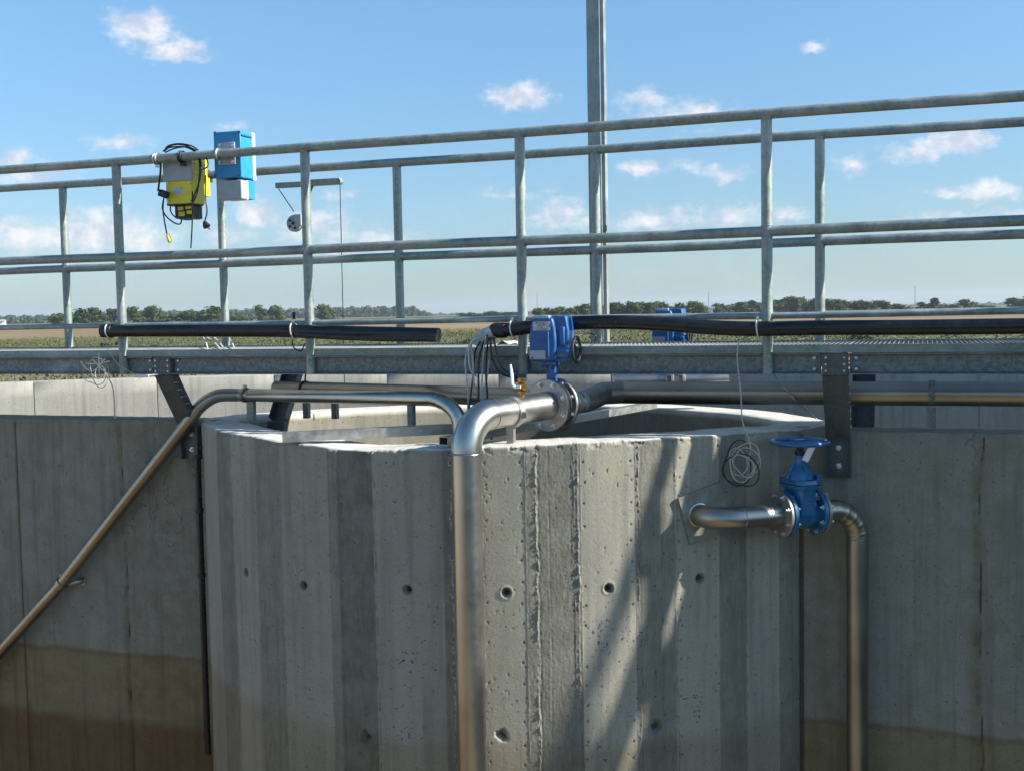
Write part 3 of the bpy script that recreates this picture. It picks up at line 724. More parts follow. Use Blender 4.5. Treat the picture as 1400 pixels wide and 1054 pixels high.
mb = MB(); mb.torus((A.x, A.y, ZP-.167), (0, 0, 1), R1-.001, .003, 40, 8); mb.torus(E1, dirp, R1-.001, .003, 40, 8); mb.each('weld_bead', M['steel'], mp)
mb = MB(); collar(mb, E1+dirp*.155, dirp, R1+.001, .034, .004); mb.box(E1+dirp*.155+Vector((.0, 0, -.092)), (.03, .03, .034)); mb.box(E1+dirp*.155+dirp.cross(Vector((0, 0, 1)))*(R1+.008)+Vector((0, 0, -.01)), (.03, .014, .03)); mb.build('clamp', M['steel_flange'], mp)
sp_ = E1+dirp*.15
mb = MB(); mb.box((sp_.x, sp_.y, (-.44+ZP-R1)/2), (.035, .035, abs(-.44-(ZP-R1))+.02)); mb.build('support_leg', M['steel_flange'], mp)
flange(mp, FC, dirp, .131, R1-.002, .02, 8, side=-1)
flange(mp, FC+dirp*.072, dirp, .131, .05, .02, 8, side=-1)
mb = MB(); mb.lathe([(0, .118), (.03, .118)], FC+dirp*.0145, dirp, 40); mb.build('gasket_ring', M['rubber'], mp)
R2 = .0565
G1 = FC+dirp*.10; G2 = FC+dirp*.28
mb = MB(); mb.lathe([(-.02, R1-.001), (.01, R1-.001), (.04, R2+.004), (.055, R2)], G1, dirp, 32); mb.tube([G1+dirp*.05, G2], R2, 32)
mb.build('reducer', M['steel_bright'], mp)
mb = MB(); mb.torus(G1+dirp*.085, dirp, R2, .0035, 32, 8); mb.torus(G1+dirp*.13, dirp, R2, .004, 32, 8); mb.each('weld_bead', M['steel'], mp)
LZ = -.262
bx_ = atY(852, 540, 6.1)
Bd = Vector((bx_.x, 6.1, LZ))
mb = MB(); mb.tube([G2-dirp*.01, G2+dirp*.02, Bd-Vector((.09, .08, 0)), Bd+Vector((0.0, 0, 0))], R2+.002, 32); mb.build('sleeve', M['steel_flange'], mp)
mb = MB(); mb.tube([Bd, (XR-.6, 6.1, LZ+.012)], R2+.003, 32); mb.build('long_run', M['steel_dull'], mp)
for k in range(2):
    mb = MB(); xx = .05+1.6*k
    collar(mb, (xx, 6.1, LZ+.006), (1, 0, 0), R2+.003, .03, .004); mb.box((xx, 6.1, LZ-.12), (.04, .04, .11)); mb.build('pipe_foot', M['galv_dark'], mp)
# brass sampling valve on the pipe
bp_ = E1+dirp*.235
bv = empty('ball_valve', (bp_.x, bp_.y, ZP+R1), 'small brass ball valve with an upright steel lever on top of the main pipe', 'valve')
bz = ZP+R1
mb = MB(); mb.lathe([(-.01, .013), (.012, .013), (.012, .02), (.026, .02), (.03, .015), (.036, .023), (.058, .023), (.064, .015), (.07, .021), (.086, .021), (.088, .014), (.088, .0005)], (bp_.x, bp_.y, bz), (0, 0, 1), 8); mb.lathe([(0, .012), (.02, .012), (.02, .0005)], (bp_.x, bp_.y-.02, bz+.047), (0, -1, 0), 12); mb.build('body', M['brass'], bv, ang=25)
mb = MB(); mb.tube([(bp_.x-.02, bp_.y-.045, bz+.047), (bp_.x-.032, bp_.y-.045, bz+.06), (bp_.x-.034, bp_.y-.045, bz+.10), (bp_.x-.040, bp_.y-.045, bz+.155)], [.008, .008, .009, .005], 8); mb.box((bp_.x-.008, bp_.y-.044, bz+.047), (.034, .006, .014)); mb.build('lever', M['white'], bv)

# ---- electric actuator (on the butterfly valve), axis aligned body
def actuator(c, label, cat='valve actuator', near=True):
    """c = centre of the flange it stands on"""
    o = empty('valve_actuator', c, label, cat, 'blue electric valve actuators'); X, Y, Z = c
    k = .00364
    def P_(px, py): return (X+(px-741)*k+(.0), Z+(557-py)*k)
    mb = MB(); mb.lathe([(0, .02), (.11, .02), (.118, .032), (.14, .034)], (X, Y, Z+.09), (0, 0, 1), 20)
    mb.box((X, Y, Z+.135), (.05, .045, .06)); mb.build('stem_housing', M['blue'], o, bevel=.003)
    xa, z0 = P_(717, 494)
    mb = MB()
    poly = [(-.062, -.105), (.0, -.105), (.062, -.095), (.07, -.02), (.068, .03), (.058, .085), (.05, .108), (-.048, .108), (-.06, .085), (-.075, .02), (-.075, -.04), (-.07, -.10)]
    cx_, cz_ = X-.02, Z+.325
    mb.prism([(p_[0]*.95, p_[1]) for p_ in poly], (1, 0, 0), (0, 0, 1), (0, 1, 0), (cx_, Y-.085, cz_), .15)
    mb.build('gear_housing', M['blue'], o, bevel=.008)
    mb = MB()
    poly = [(.0, -.05), (.085, -.05), (.088, .04), (.076, .118), (.0, .118)]
    mb.prism(poly, (1, 0, 0), (0, 0, 1), (0, 1, 0), (cx_+.035, Y-.055, cz_), .12)
    mb.box((cx_+.09, Y-.05, cz_+.02), (.03, .03, .09)); mb.build('motor_cover', M['blue'], o, bevel=.007)
    mb = MB(); mb.lathe([(0, .045), (.06, .043), (.075, .036), (.08, .02), (.1, .018), (.1, .0005)], (cx_+.045, Y-.02, cz_-.055), (1, 0, 0), 24)
    mb.box((cx_+.03, Y-.086, cz_-.02), (.008, .03, .12)); mb.box((cx_+.06, Y-.02, cz_-.1), (.1, .03, .016)); mb.build('wheel_hub', M['blue'], o, bevel=.002)
    mb = MB(); hc = (cx_+.152, Y-.02, cz_-.05); mb.torus(hc, (1, -.05, 0), .06, .008, 28, 8)
    for a in (0.3, 2.4, 4.5): mb.tube([hc, (hc[0], hc[1]+.058*math.cos(a), hc[2]+.058*math.sin(a))], .005, 6)
    mb.build('handwheel', M['rubber'], o)
    mb = MB(); mb.lathe([(0, .03), (.01, .032), (.014, .028), (.014, .0005)], (cx_-.015, Y-.03, cz_+.107), (0, 0, 1), 20); mb.box((cx_-.008, Y-.06, cz_+.114), (.075, .04, .012)); mb.build('top_cap', M['label'], o)
    mb = MB(); mb.box((cx_-.005, Y-.0865, cz_+.068), (.088, .002, .044)); mb.build('rating_plate', M['label'], o)
    mb = MB()
    for i in range(4): mb.box((cx_-.012+(i % 2)*.012, Y-.088, cz_+.083-.010*i), (.05-.01*(i % 3), .001, .003))
    if near: mb.each('print_line', M['rubber'], o, over=[c for c in o.children if c.name.startswith('rating_plate')][0])
    mb = MB(); mb.box((cx_-.028, Y-.0865, cz_-.073), (.082, .002, .042)); mb.build('lower_plate', M['greybox'], o)
    mb = MB()
    for px in (-.055, .04):
        for pz in (-.09, .07): hexbolt(mb, (cx_+px, Y-.086, cz_+pz), (0, -1, 0), .005, .004, False)
    mb.each('cover_screw', M['blue'], o)
    mb = MB(); mb.box((X-.01, Y, cz_-.118), (.085, .08, .018))
    for e in (-1, 1):
        for f_ in (-1, 1): hexbolt(mb, (X-.01+e*.03, Y+f_*.03, cz_-.13), (0, 0, -1), .007, .007)
    mb.build('mounting_flange', M['blue'], o, bevel=.002)
    for i, (dx, dz) in enumerate(((.075, -.10), (.02, -.11))):
        pass
    return o
act = actuator(Vector((FC.x+dirp.x*.036, FC.y+dirp.y*.036, FC.z)), 'blue electric valve actuator with a black handwheel on the main pipe flanges')
FA = atY(915, 470, 7.1)
fa = Vector((FA.x, 7.1, -.258))
a2 = actuator(fa, 'second blue valve actuator, behind the far railing and the black conduit', near=False)
fp = empty('far_pipe', (fa.x, 7.1, -.35), 'short sunlit stainless pipe with a flange behind the walkway, under the second actuator', 'pipe')
d2 = Vector((.93, .37, 0)).normalized()
mb = MB(); mb.tube([fa-d2*.35, fa-d2*.03], .0565, 28); mb.tube([fa+d2*.08, fa+d2*.36], .0565, 28); mb.each('pipe_run', M['steel'], fp)
flange(fp, fa-d2*.0, d2, .105, .05, .02, 8, side=-1); flange(fp, fa+d2*.07, d2, .105, .05, .02, 8, side=-1)

# ---- thin pipe: from low left, over the wall, bending down behind the main elbow
tp = empty('thin_pipe', (-4.2, 6, -1), 'slim stainless pipe slanting up the left wall and running level over the chamber', 'pipe')
r3 = .0375
P0 = atY(-60, 958, 5.885); P1 = atY(85, 797, 5.885); P2 = atY(262, 570, 5.90); PB = atY(285, 541, 5.93); P3 = atY(325, 540, 6.0); P4 = atY(343, 540, 6.02)
PE = atY(590, 545, 5.56); PF = atY(622, 549, 5.48); PG = Vector((PF.x, PF.y, PF.z-.2))
bnd = spline([P2.lerp(P1, .03), P2, P2.lerp(PB, .6)+Vector((0, 0, -.004)), PB.lerp(P3, .3)+Vector((0, 0, -.002)), P3], 5)
mb = MB(); mb.tube([P0, P1, P2.lerp(P1, .03)], r3, 24); mb.build('slanting_run', M['steel_dull'], tp)
mb = MB(); mb.tube(bnd, r3+.001, 24); mb.build('bend', M['steel_dull'], tp)
mb = MB(); mb.tube([P3, P4, PE.lerp(PF, .0)], r3, 24); mb.build('level_run', M['steel'], tp)
mb = MB(); mb.tube(arc(PE, PF+(PF-PE).normalized()*.03, PF+(PF-PE).normalized()*.03+Vector((0, 0, -.11)), 30)+[PF+(PF-PE).normalized()*.03+Vector((0, 0, -.5))], [r3+.001+.0012*max(0, math.sin(i*PI/3))*(4 < i < 27) for i in range(32)], 24); mb.build('down_bend', M['steel'], tp)
for (Pq, dd) in ((P3.lerp(P4, .6), (PE-P3).normalized()), (P1, (P2-P1).normalized()), ):
    mb = MB(); collar(mb, Pq, dd, r3, .026, .007); mb.box(Pq+Vector((0, -.005, r3+.012)), (.02, .012, .022)); mb.build('clamp', M['steel_dull'], tp)
mb = MB(); mb.box((P4.x, P4.y, (-.44+P4.z-r3)/2), (.045, .035, -(-.44-(P4.z-r3)))); mb.box((P4.x, P4.y, -.436), (.11, .08, .006)); mb.build('support_leg', M['galv'], tp)
q = atY(562, 545, 5.62); mb = MB(); mb.box((q.x, q.y, q.z-.085), (.036, .03, .11)); mb.build('support_leg', M['galv_dark'], tp)
q = P1; mb = MB(); mb.tube([q+Vector((.02, .02, -.01)), q+Vector((.07, .05, .0)), q+Vector((.085, .082, .0))], .017, 10); mb.lathe([(0, .028), (.004, .028), (.004, .0005)], (q.x+.085, WY-.001, q.z), (0, -1, 0), 16); mb.build('wall_hook', M['steel_dull'], tp)

# ---- the second level pipe just behind
bpipe = empty('rear_pipe', (-3, 6.5, -.3), 'dull level pipe hung behind the slim pipe under the walkway', 'pipe')
q0 = atY(378, 531, 6.38); q1 = atY(720, 541, 6.0)
q0.z = -.272; q1.z = -.285
mb = MB(); mb.tube([q0, q1], .052, 24); mb.build('pipe_run', M['steel_dull'], bpipe)
mb = MB(); qq = q0.lerp(q1, .13); collar(mb, qq, q1-q0, .052, .018, .005); mb.tube([qq+Vector((0, 0, .05)), qq+Vector((.01, 0, .14))], .006, 6); mb.build('hanger', M['rubber'], bpipe)
for (px) in (417, 456):
    q = atY(px, 560, 6.28); mb = MB(); mb.box((q.x, 6.3, -.38), (.035, .035, .13)); mb.build('support_leg', M['galv_dark'], bpipe)

# ---- two rectangular tubes lying across the chamber rim
def recttube(pA, pB, wd, ht, label, ang_):
    pA, pB = Vector(pA), Vector(pB); d = (pB-pA); L = d.length; d.normalize(); s_ = d.cross(Vector((0, 0, 1))).normalized(); u_ = s_.cross(d)
    t_ = .003; mb = MB()
    O = [(-wd/2, -ht/2), (wd/2, -ht/2), (wd/2, ht/2), (-wd/2, ht/2)]; I = [(a*(1-2*t_/wd), b*(1-2*t_/ht)) for a, b in O]
    vs = []
    for q, sset in ((pA, O), (pB, O), (pA, I), (pB, I)): vs += [q+s_*a+u_*b for a, b in sset]
    fs = []
    for i in range(4):
        j = (i+1) % 4
        fs += [(i, 4+i, 4+j, j), (8+i, 8+j, 12+j, 12+i), (i, j, 8+j, 8+i), (4+i, 12+i, 12+j, 4+j)]
    mb.add(vs, fs); o = mb.build('rectangular_tube', M['steel_flange'], None, ang=30, origin=(pA+pB)/2)
    return tag(o, label, 'steel tube')
a_ = atY(386, 597, 5.10); b_ = atY(660, 584, 5.62)
recttube(a_, b_, .05, .05, 'silver rectangular tube with an open end resting on the front left rim of the chamber', 0)
a_ = atZ(603, 605, -.43); b_ = atZ(893, 553, -.40)
recttube((a_.x, a_.y+.03, -.425), (b_.x, b_.y, -.402), .055, .04, 'pale rectangular tube running from behind the main pipe to the back of the chamber', 0)

# ---- gate valve assembly on the right of the chamber
th = math.radians(38.9); nn = Vector((math.sin(th), -math.cos(th), 0)); tt = Vector((math.cos(th), math.sin(th), 0))
GZc = -.803; B0 = Vector((CX, CY, GZc))+nn*(CR+.17); Sf = Vector((CX, CY, GZc))+nn*CR; r4 = .053
gp = empty('side_pipe', (Sf.x, Sf.y, GZc), 'dull stainless pipe bending out of the chamber wall towards the blue gate valve', 'pipe')
aL, aR, aV = .362, .552, .785
mb = MB(); mb.tube([Sf-nn*.02, Sf+nn*.03]+arc(Sf+nn*.03, B0, B0+tt*.14, 14), r4, 32); mb.build('elbow', M['steel_dull'], gp)
mb = MB(); mb.tube([B0+tt*.14, B0+tt*(aL-.0)], r4-.0006, 32); mb.build('pipe_run', M['steel_dull'], gp)
mb = MB(); mb.tube([B0+tt*(aL-.085), B0+tt*(aL-.03)], r4+.0012, 32); mb.torus(B0+tt*.14, tt, r4-.001, .0025, 30, 6); mb.torus(Sf+nn*.012, nn, r4, .008, 30, 8); mb.each('weld_bead', M['steel'], gp)
flange(gp, B0+tt*(aL-.011), tt, .11, r4, .016, 8, side=-1)
# square wall plate set askew
u2 = (tt*math.cos(.27)+Vector((0, 0, 1))*math.sin(.27)); v2 = (Vector((0, 0, 1))*math.cos(.27)-tt*math.sin(.27))
R = Matrix((u2, v2, nn)).transposed()
mb = MB(); pc = Sf+nn*(.0075)+tt*.035+Vector((0, 0, .005))
nv = Vector((math.sin(th+.016), -math.cos(th+.016), 0))
mb.box(pc, (.235, .24, .012), R); mb.build('wall_plate', M['plate'], gp, bevel=.001)
gv = empty('gate_valve', B0+tt*((aL+aR)/2), 'blue gate valve with a round handwheel beside the right side of the chamber', 'valve')
cvp = B0+tt*((aL+aR)/2)
flange(gv, B0+tt*(aL+.013), tt, .112, .05, .022, 8, mat='blue_valve', side=1)
flange(gv, B0+tt*(aR-.013), tt, .112, .05, .022, 8, mat='blue_valve', side=-1)
Rv = Matrix((tt, nn, Vector((0, 0, 1)))).transposed()
mb = MB()
mb.lathe([(-.09, .062), (-.05, .068), (0, .076), (.05, .068), (.09, .062)], cvp, tt, 28)
def oval(mb, z0, z1, a0_, b0_, a1_, b1_, n=24, pw=.75):
    vs = []
    for (z, a, b) in ((z0, a0_, b0_), (z1, a1_, b1_)):
        for k in range(n):
            an = 2*PI*k/n; cc, ss = math.cos(an), math.sin(an)
            vs.append(Vector((cvp.x, cvp.y, GZc+z))+tt*(a*math.copysign(abs(cc)**pw, cc))+nn*(b*math.copysign(abs(ss)**pw, ss)))
    fs = [(k, (k+1) % n, n+(k+1) % n, n+k) for k in range(n)]+[tuple(range(n))[::-1], tuple(range(n, 2*n))]
    mb.add(vs, fs)
oval(mb, .0, .125, .055, .085, .05, .088, pw=.6)
mb.build('body', M['blue_valve'], gv, ang=30)
# cast lettering on the body
def letters(txt, p, ux, uz, n, h, mat, parent):
    seg = {'D': [(0, 0, 0, 4), (0, 4, 2, 4), (2, 4, 3, 3), (3, 3, 3, 1), (3, 1, 2, 0), (2, 0, 0, 0)], 'N': [(0, 0, 0, 4), (0, 4, 3, 0), (3, 0, 3, 4)], 'P': [(0, 0, 0, 4), (0, 4, 3, 4), (3, 4, 3, 2), (3, 2, 0, 2)],
           '1': [(1.5, 0, 1.5, 4), (.6, 3, 1.5, 4)], '0': [(0, 0, 0, 4), (0, 4, 3, 4), (3, 4, 3, 0), (3, 0, 0, 0)], '6': [(3, 4, 0, 4), (0, 4, 0, 0), (0, 0, 3, 0), (3, 0, 3, 2), (3, 2, 0, 2)]}
    mb = MB(); s_ = h/4; x0 = 0
    for ch in txt:
        for (a, b, c, d) in seg.get(ch, []):
            mb.tube([p+ux*((x0+a)*s_)+uz*(b*s_)+n*.001, p+ux*((x0+c)*s_)+uz*(d*s_)+n*.001], .0017, 5)
        x0 += 4.2
    return mb.build('cast_lettering', mat, parent)
Uz = Vector((0, 0, 1))
fb_ = cvp+nn*.0885-tt*.03+Vector((0, 0, .075))
M['blue_lt'] = simple('worn_blue_letter', (.10, .22, .38), .4)
letters('DN100', fb_, tt, Uz, nn, .016, M['blue_lt'], gv); letters('PN16', fb_-Uz*.026, tt, Uz, nn, .016, M['blue_lt'], gv)
mb = MB(); oval(mb, .125, .143, .07, .10, .072, .102, pw=.5); oval(mb, .147, .168, .072, .102, .068, .098, pw=.5); oval(mb, .143, .147, .066, .096, .066, .096, pw=.5)
mb.box(cvp+tt*.07+nn*.05+Vector((0, 0, .17)), (.03, .03, .035), Rv); mb.build('bonnet_flange', M['blue_valve'], gv, bevel=.002)
mb = MB(); base = cvp+Vector((0, 0, .166))
mb.lathe([(0, .068), (.012, .066), (.03, .058), (.05, .042), (.066, .03), (.085, .025), (.10, .024), (.102, .019), (.112, .019), (.112, .0005)], base, Uz, 28)
for a in (0, PI/2, PI, 1.5*PI):
    d = tt*math.cos(a)+nn*math.sin(a); mb.tube([base+d*.072+Uz*.004, base+d*.045+Uz*.055, base+d*.02+Uz*.09], .007, 8)
mb.build('bonnet', M['blue_valve'], gv, ang=40)
mb = MB(); mb.tube([base+Uz*.09, base+Uz*.18], .011, 12); mb.lathe([(0, .022), (.02, .022), (.022, .014), (.03, .014), (.03, .0005)], base+Uz*.115, Uz, 6); mb.build('stem', M['rubber'], gv)
hz = cvp.z+.342; hc = Vector((cvp.x, cvp.y, hz))
mb = MB(); mb.torus(hc, Uz, .130, .0125, 48, 12)
mb.lathe([(-.02, .024), (.012, .024), (.014, .015), (.014, .0005)], hc, Uz, 20)
for k in range(4):
    a = k*PI/2+.5; d = Vector((math.cos(a), math.sin(a), 0)); mb.tube([hc+d*.02-Uz*.006, hc+d*.075-Uz*.004, hc+d*.122], [.011, .009, .009], 8)
wheel = mb.build('handwheel', M['blue_valve'], gv)
q = atY(1107, 622, 5.6); mb = MB(); mb.box((hc.x+.045, hc.y-.02, hz-.05), (.03, .004, .085), Matrix.Rotation(.45, 3, 'Y')); mb.build('paper_tag', M['white'], gv)
# right hand drop pipe
dp = empty('drop_pipe', B0+tt*aV, 'dull stainless pipe bending down the wall right of the gate valve', 'pipe')
Vc = B0+tt*aV
flange(dp, B0+tt*(aR+.010), tt, .11, r4, .016, 8, side=1)
mb = MB(); mb.tube([B0+tt*(aR+.0), Vc-tt*.15], r4-.0006, 32); mb.build('inlet', M['steel_dull'], dp)
mb = MB(); mb.tube(arc(Vc-tt*.15, Vc, Vc-Uz*.15, 48), [r4+.0016*max(0, math.sin(i*PI/5))*(5 < i < 43) for i in range(49)], 32); mb.build('elbow', M['steel_dull'], dp)
mb = MB(); mb.tube([Vc-Uz*.15, Vc-Uz*3.3], r4-.0006, 32); mb.build('riser', M['steel_dull'], dp)
mb = MB(); mb.torus(Vc-Uz*.15, Uz, r4-.001, .0025, 30, 6); mb.build('weld_bead', M['steel_dull'], dp)

# ---- dark conduit down the left edge of the chamber
pa = atY(270, 622, 5.83); pb = atY(283, 1030, 5.83)
vc = empty('drain_conduit', (pa.x, pa.y, pb.z), 'thin black conduit running down the left edge of the round chamber', 'conduit')
mb = MB(); mb.tube([(pa.x, pa.y, pa.z), (pa.x, pa.y, pb.z)], .019, 14); mb.build('conduit_run', M['black'], vc)
mb = MB()
for zz in (pa.z-.01, pa.z-.33, pa.z-.72): mb.lathe([(-.012, .024), (.012, .024)], (pa.x, pa.y, zz), (0, 0, 1), 14)
mb.tube([(pa.x-.06, 5.94, pa.z+.035), (pa.x+.01, 5.86, pa.z+.04)], .012, 10); mb.each('coupling', M['rubber'], vc)

# ================================================================== CONDUITS, CABLES, COILS
def conduit(path, r, label, ties, ends=True):
    o = empty('black_conduit', path[0], label, 'conduit', 'black conduits strapped to the near railing')
    mb = MB(); mb.tube(spline(path, 6), r, 18); mb.build('conduit_tube', M['black'], o)
    return o
def ties_on(o, pts, r):
    for p_ in pts:
        mb = MB(); mb.torus(p_, (1, 0, .1), r, .004, 24, 6, u=(0, 1, 0)); mb.box(Vector(p_)+Vector((0, -.01, r+.008)), (.012, .012, .016)); mb.build('strap', M['tie'], o)
Yc_ = 5.625
rc = .036
o = conduit([atY(145, 453, Yc_), atY(270, 452.5, Yc_), atY(398, 453, Yc_), atY(500, 455.5, Yc_), atY(600, 458, Yc_)], rc, 'black conduit with an end cap strapped along the left part of the near railing', [])
p_ = atY(145, 453, Yc_); mb = MB(); mb.lathe([(-.022, .0005), (-.022, rc+.003), (.05, rc+.004), (.052, rc)], p_, (1, 0, 0), 20); mb.build('end_cap', M['rubber'], o)
q0, q1 = atY(399, 449, Yc_-.03), atY(602, 464, Yc_-.03)
ties_on(o, [atY(150, 453, Yc_), atY(402, 452, Yc_)], rc+.007)
mb = MB(); q = atY(402, 437, Yc_+.03); mb.tube([q, q+Vector((.0, 0, .04))], .009, 8); mb.tube(spline([atY(399, 466, Yc_), atY(402, 476, Yc_), atY(412, 480, Yc_), atY(416, 470, Yc_)], 6), .004, 6); mb.each('loose_end', M['rubber'], o)
o2 = conduit([atY(405, 462, Yc_-.02)+Vector((0, 0, .018)), atY(500, 464, Yc_-.03)+Vector((0, 0, .008)), atY(598, 464, Yc_-.045)+Vector((0, 0, .004))], .019, 'thin black conduit lying against the free end of the left conduit', [])
Yr_ = 5.615
pr_ = [atY(684, 452, Yr_), atY(715, 449, Yr_), atY(760, 443, Yr_), atY(840, 441, Yr_), atY(900, 443, Yr_), atY(970, 448, Yr_), atY(1036, 450, Yr_), atY(1120, 448.5, Yr_), atY(1250, 448, Yr_), atY(1420, 446, Yr_), (1.6, Yr_, .075), (4.0, Yr_, .07)]
o = conduit(pr_, rc, 'long black conduit strapped along the right part of the near railing', [])
ties_on(o, [atY(701, 450, Yr_), atY(1036, 450, Yr_)], rc+.007)
mb = MB(); q = atY(684, 452, Yr_); mb.lathe([(-.05, .03), (-.03, rc+.004), (.03, rc+.004), (.034, rc)], q, (1, 0, .0), 18); mb.build('end_sleeve', M['rubber'], o)
# cable bundle hanging from its taped end
cb = empty('cable_bundle', atY(665, 455, Yr_), 'bundle of black and grey cables hanging from the grey taped conduit end', 'cables')
mb = MB(); mb.tube(spline([atY(689, 452, Yr_), atY(672, 455, Yr_), atY(658, 463, Yr_), atY(652, 472, Yr_)], 6), [.036]*7+[.035]*6+[.026]*6, 14); mb.build('tape_wrap', M['tape'], cb)
CB = [([(664, 458), (650, 480), (646, 520), (641, 560), (638, 575)], 'black', 4.5), ([(666, 458), (655, 490), (654, 540), (650, 585)], 'black', 5), ([(664, 460), (660, 500), (657, 560), (653, 640)], 'tape', 4),
      ([(668, 462), (664, 500), (667, 550), (672, 600)], 'black', 5), ([(671, 462), (668, 500), (660, 560), (664, 600)], 'tape', 4), ([(671, 462), (672, 485), (680, 505), (688, 512), (700, 516), (708, 518)], 'black', 6),
      ([(674, 462), (680, 485), (684, 500), (694, 510), (706, 517)], 'black', 5.5), ([(660, 460), (643, 470), (636, 495), (640, 540), (638, 590)], 'tape', 4), ([(662, 458), (648, 463), (641, 478), (643, 505), (652, 515)], 'tie', 4),
      ([(661, 455), (645, 468), (646, 490), (648, 530)], 'tape', 5)]
for i, (pts, mt, rr_) in enumerate(CB):
    pp = []
    for j, (x, y) in enumerate(pts): pp.append(atY(x, y, Yr_-.02-.012*(i % 4)+(-.15 if i < 5 and j >= len(pts)-1 else 0)+(-.05 if i < 5 and j == len(pts)-2 else 0)))
    mb = MB(); mb.tube(spline(pp, 6), rr_*.0011, 8); mb.build('cable', M[mt], cb)
q = atY(714, 517, 5.6); mb = MB(); mb.box(q-Vector((.012, 0, 0)), (.065, .045, .04)); mb.build('junction_sleeve', simple('teal_sleeve', (.02, .06, .08), .4), cb, bevel=.004)
# cable loop behind the actuator
cl_ = MB().tube(spline([atY(782, 474, 5.75), atY(800, 477, 5.8), atY(812, 469, 5.85), atY(814, 460, 5.85), atY(806, 456, 5.85), atY(790, 460, 5.8), atY(784, 466, 5.7)], 6), .0042, 8).build('cable_loop', M['rubber']); tag(cl_, 'short dark cable loop just right of the nearer actuator handwheel', 'cable')
tag(MB().tube([atY(1057, 512, 6.0), atY(1085, 545, 6.0), atZ(1117, 573, -.43)], .004, 6).build('thin_wire', M['rope']), 'thin pale wire hanging from the beam to the pointed corner of the chamber rim', 'wire')
# scraps on the deck behind the bundle
mb = MB(); q = atY(700, 476, 6.0); mb.add([], [])
rg = random.Random(3); vs = []; fs = []
for i in range(6):
    for j in range(5): vs.append((q.x-.09+.036*i, 5.9+.05*j, .004+.03*rg.random()*(1-abs(i-2.5)/3)))
for i in range(5):
    for j in range(4): fs.append((i*5+j, i*5+j+1, (i+1)*5+j+1, (i+1)*5+j))
mb.add(vs, fs); tag(mb.build('crumpled_sheet', M['tie'], ang=20), 'crumpled pale plastic scrap lying on the deck behind the cable bundle', 'litter')

def coil(name, c, R, n, strands, mat, r, label, seed, tail, axis=(0, -1, 0)):
    rg = random.Random(seed); o = empty(name, c, label, 'wire coil')
    for k in range(n):
        rr_ = R*rg.uniform(.5, 1.45); cc = Vector(c)+Vector((rg.uniform(-.028, .028), rg.uniform(-.02, .02), rg.uniform(-.03, .02)))
        ax = Vector(axis)+Vector((rg.uniform(-.4, .4), 0, rg.uniform(-.25, .25))); sx_ = rg.uniform(.7, 1)
        u = Vector((1, 0, 0)); pts = []
        axn = ax.normalized(); u = (u-axn*u.dot(axn)).normalized(); v = axn.cross(u)
        N = 26
        for i in range(N+1):
            a = 2*PI*i/N; q_ = rr_*(1+.16*math.sin(2*a+k)+.07*math.sin(3*a+2*k))
            pts.append(cc+u*math.cos(a)*q_*sx_+v*math.sin(a)*q_)
        mb = MB(); mb.tube(pts, r, 6); mb.build('loop', M['rubber' if k % 3 == 2 and n > 4 else mat], o)
    mb = MB(); mb.tube(spline(tail, 8), r, 6); mb.build('hanging_wire', M[mat], o)
    return o
coil('wire_coil', atY(1013, 636, 5.52), .083, 6, 1, 'rope', .0032, 'coil of pale wire hanging beside the gate valve from the near railing', 5,
     [atY(1033, 458, 5.64), atY(1012, 466, 5.6), atY(1008, 490, 5.58), atY(1013, 540, 5.56), atY(1015, 575, 5.55), atY(1024, 600, 5.53), atY(1026, 618, 5.52), atY(1020, 632, 5.52)])
coil('twine_coil', atY(135, 503, 5.62), .07, 4, 1, 'rope', .0022, 'tangle of white and pale wire hanging at the left end of the near railing', 9,
     [atY(143, 465, 5.64), atY(146, 475, 5.62), atY(160, 497, 5.62), atY(172, 505, 5.6), atY(186, 513, 5.6)])
tw = MB()
for (a, b_) in (((135, 483), (136, 515)), ((127, 492), (150, 513)), ((118, 497), (150, 494)), ((127, 508), (144, 490)), ((110, 494), (122, 507)), ((140, 500), (147, 512))):
    tw.tube([atY(*a, 5.60), atY((a[0]+b_[0])/2, (a[1]+b_[1])/2+2, 5.59), atY(*b_, 5.60)], .0032, 6)
tag(tw.build('twine_bow', M['rope_white']), 'white twine bow knotted round the pale wire tangle at the left', 'twine')
tag(MB().tube(spline([atY(142, 508, 5.62), atY(150, 520, 5.64), atY(155, 535, 5.66), atY(157, 572, 5.68)], 8), .0036, 6).build('dangling_wire', M['rope']), 'pale wire dangling from the tangle down to the top of the left wall', 'wire')
tag(MB().tube([atY(189, 515, 5.6), atY(203, 514, 5.62)], .008, 8).tube([atY(200, 514, 5.62), atY(216, 512, 5.64)], .005, 8).build('cable_connector', M['white']), 'small white cable connector beneath the near beam at the left bracket', 'connector')
TWL = ['leftmost white twine strand on the deck left of the third far post', 'second white twine strand on the deck left of the third far post', 'third white twine strand, touching the left side of the third far post', 'white twine strand just right of the third far post foot']
for i, (a, b_) in enumerate((((277, 460), (284, 477)), ((282, 461), (300, 476)), ((293, 462), (306, 477)), ((313, 463), (320, 476)))):
    tag(MB().tube([atY(*a, 6.45), atY((a[0]+b_[0])/2+1, (a[1]+b_[1])/2-1, 6.42), atZ(*b_, .004)], .0042, 6).build('twine_strand', M['rope_white']), TWL[i], 'twine', 'white twine strands tied to the far railing')

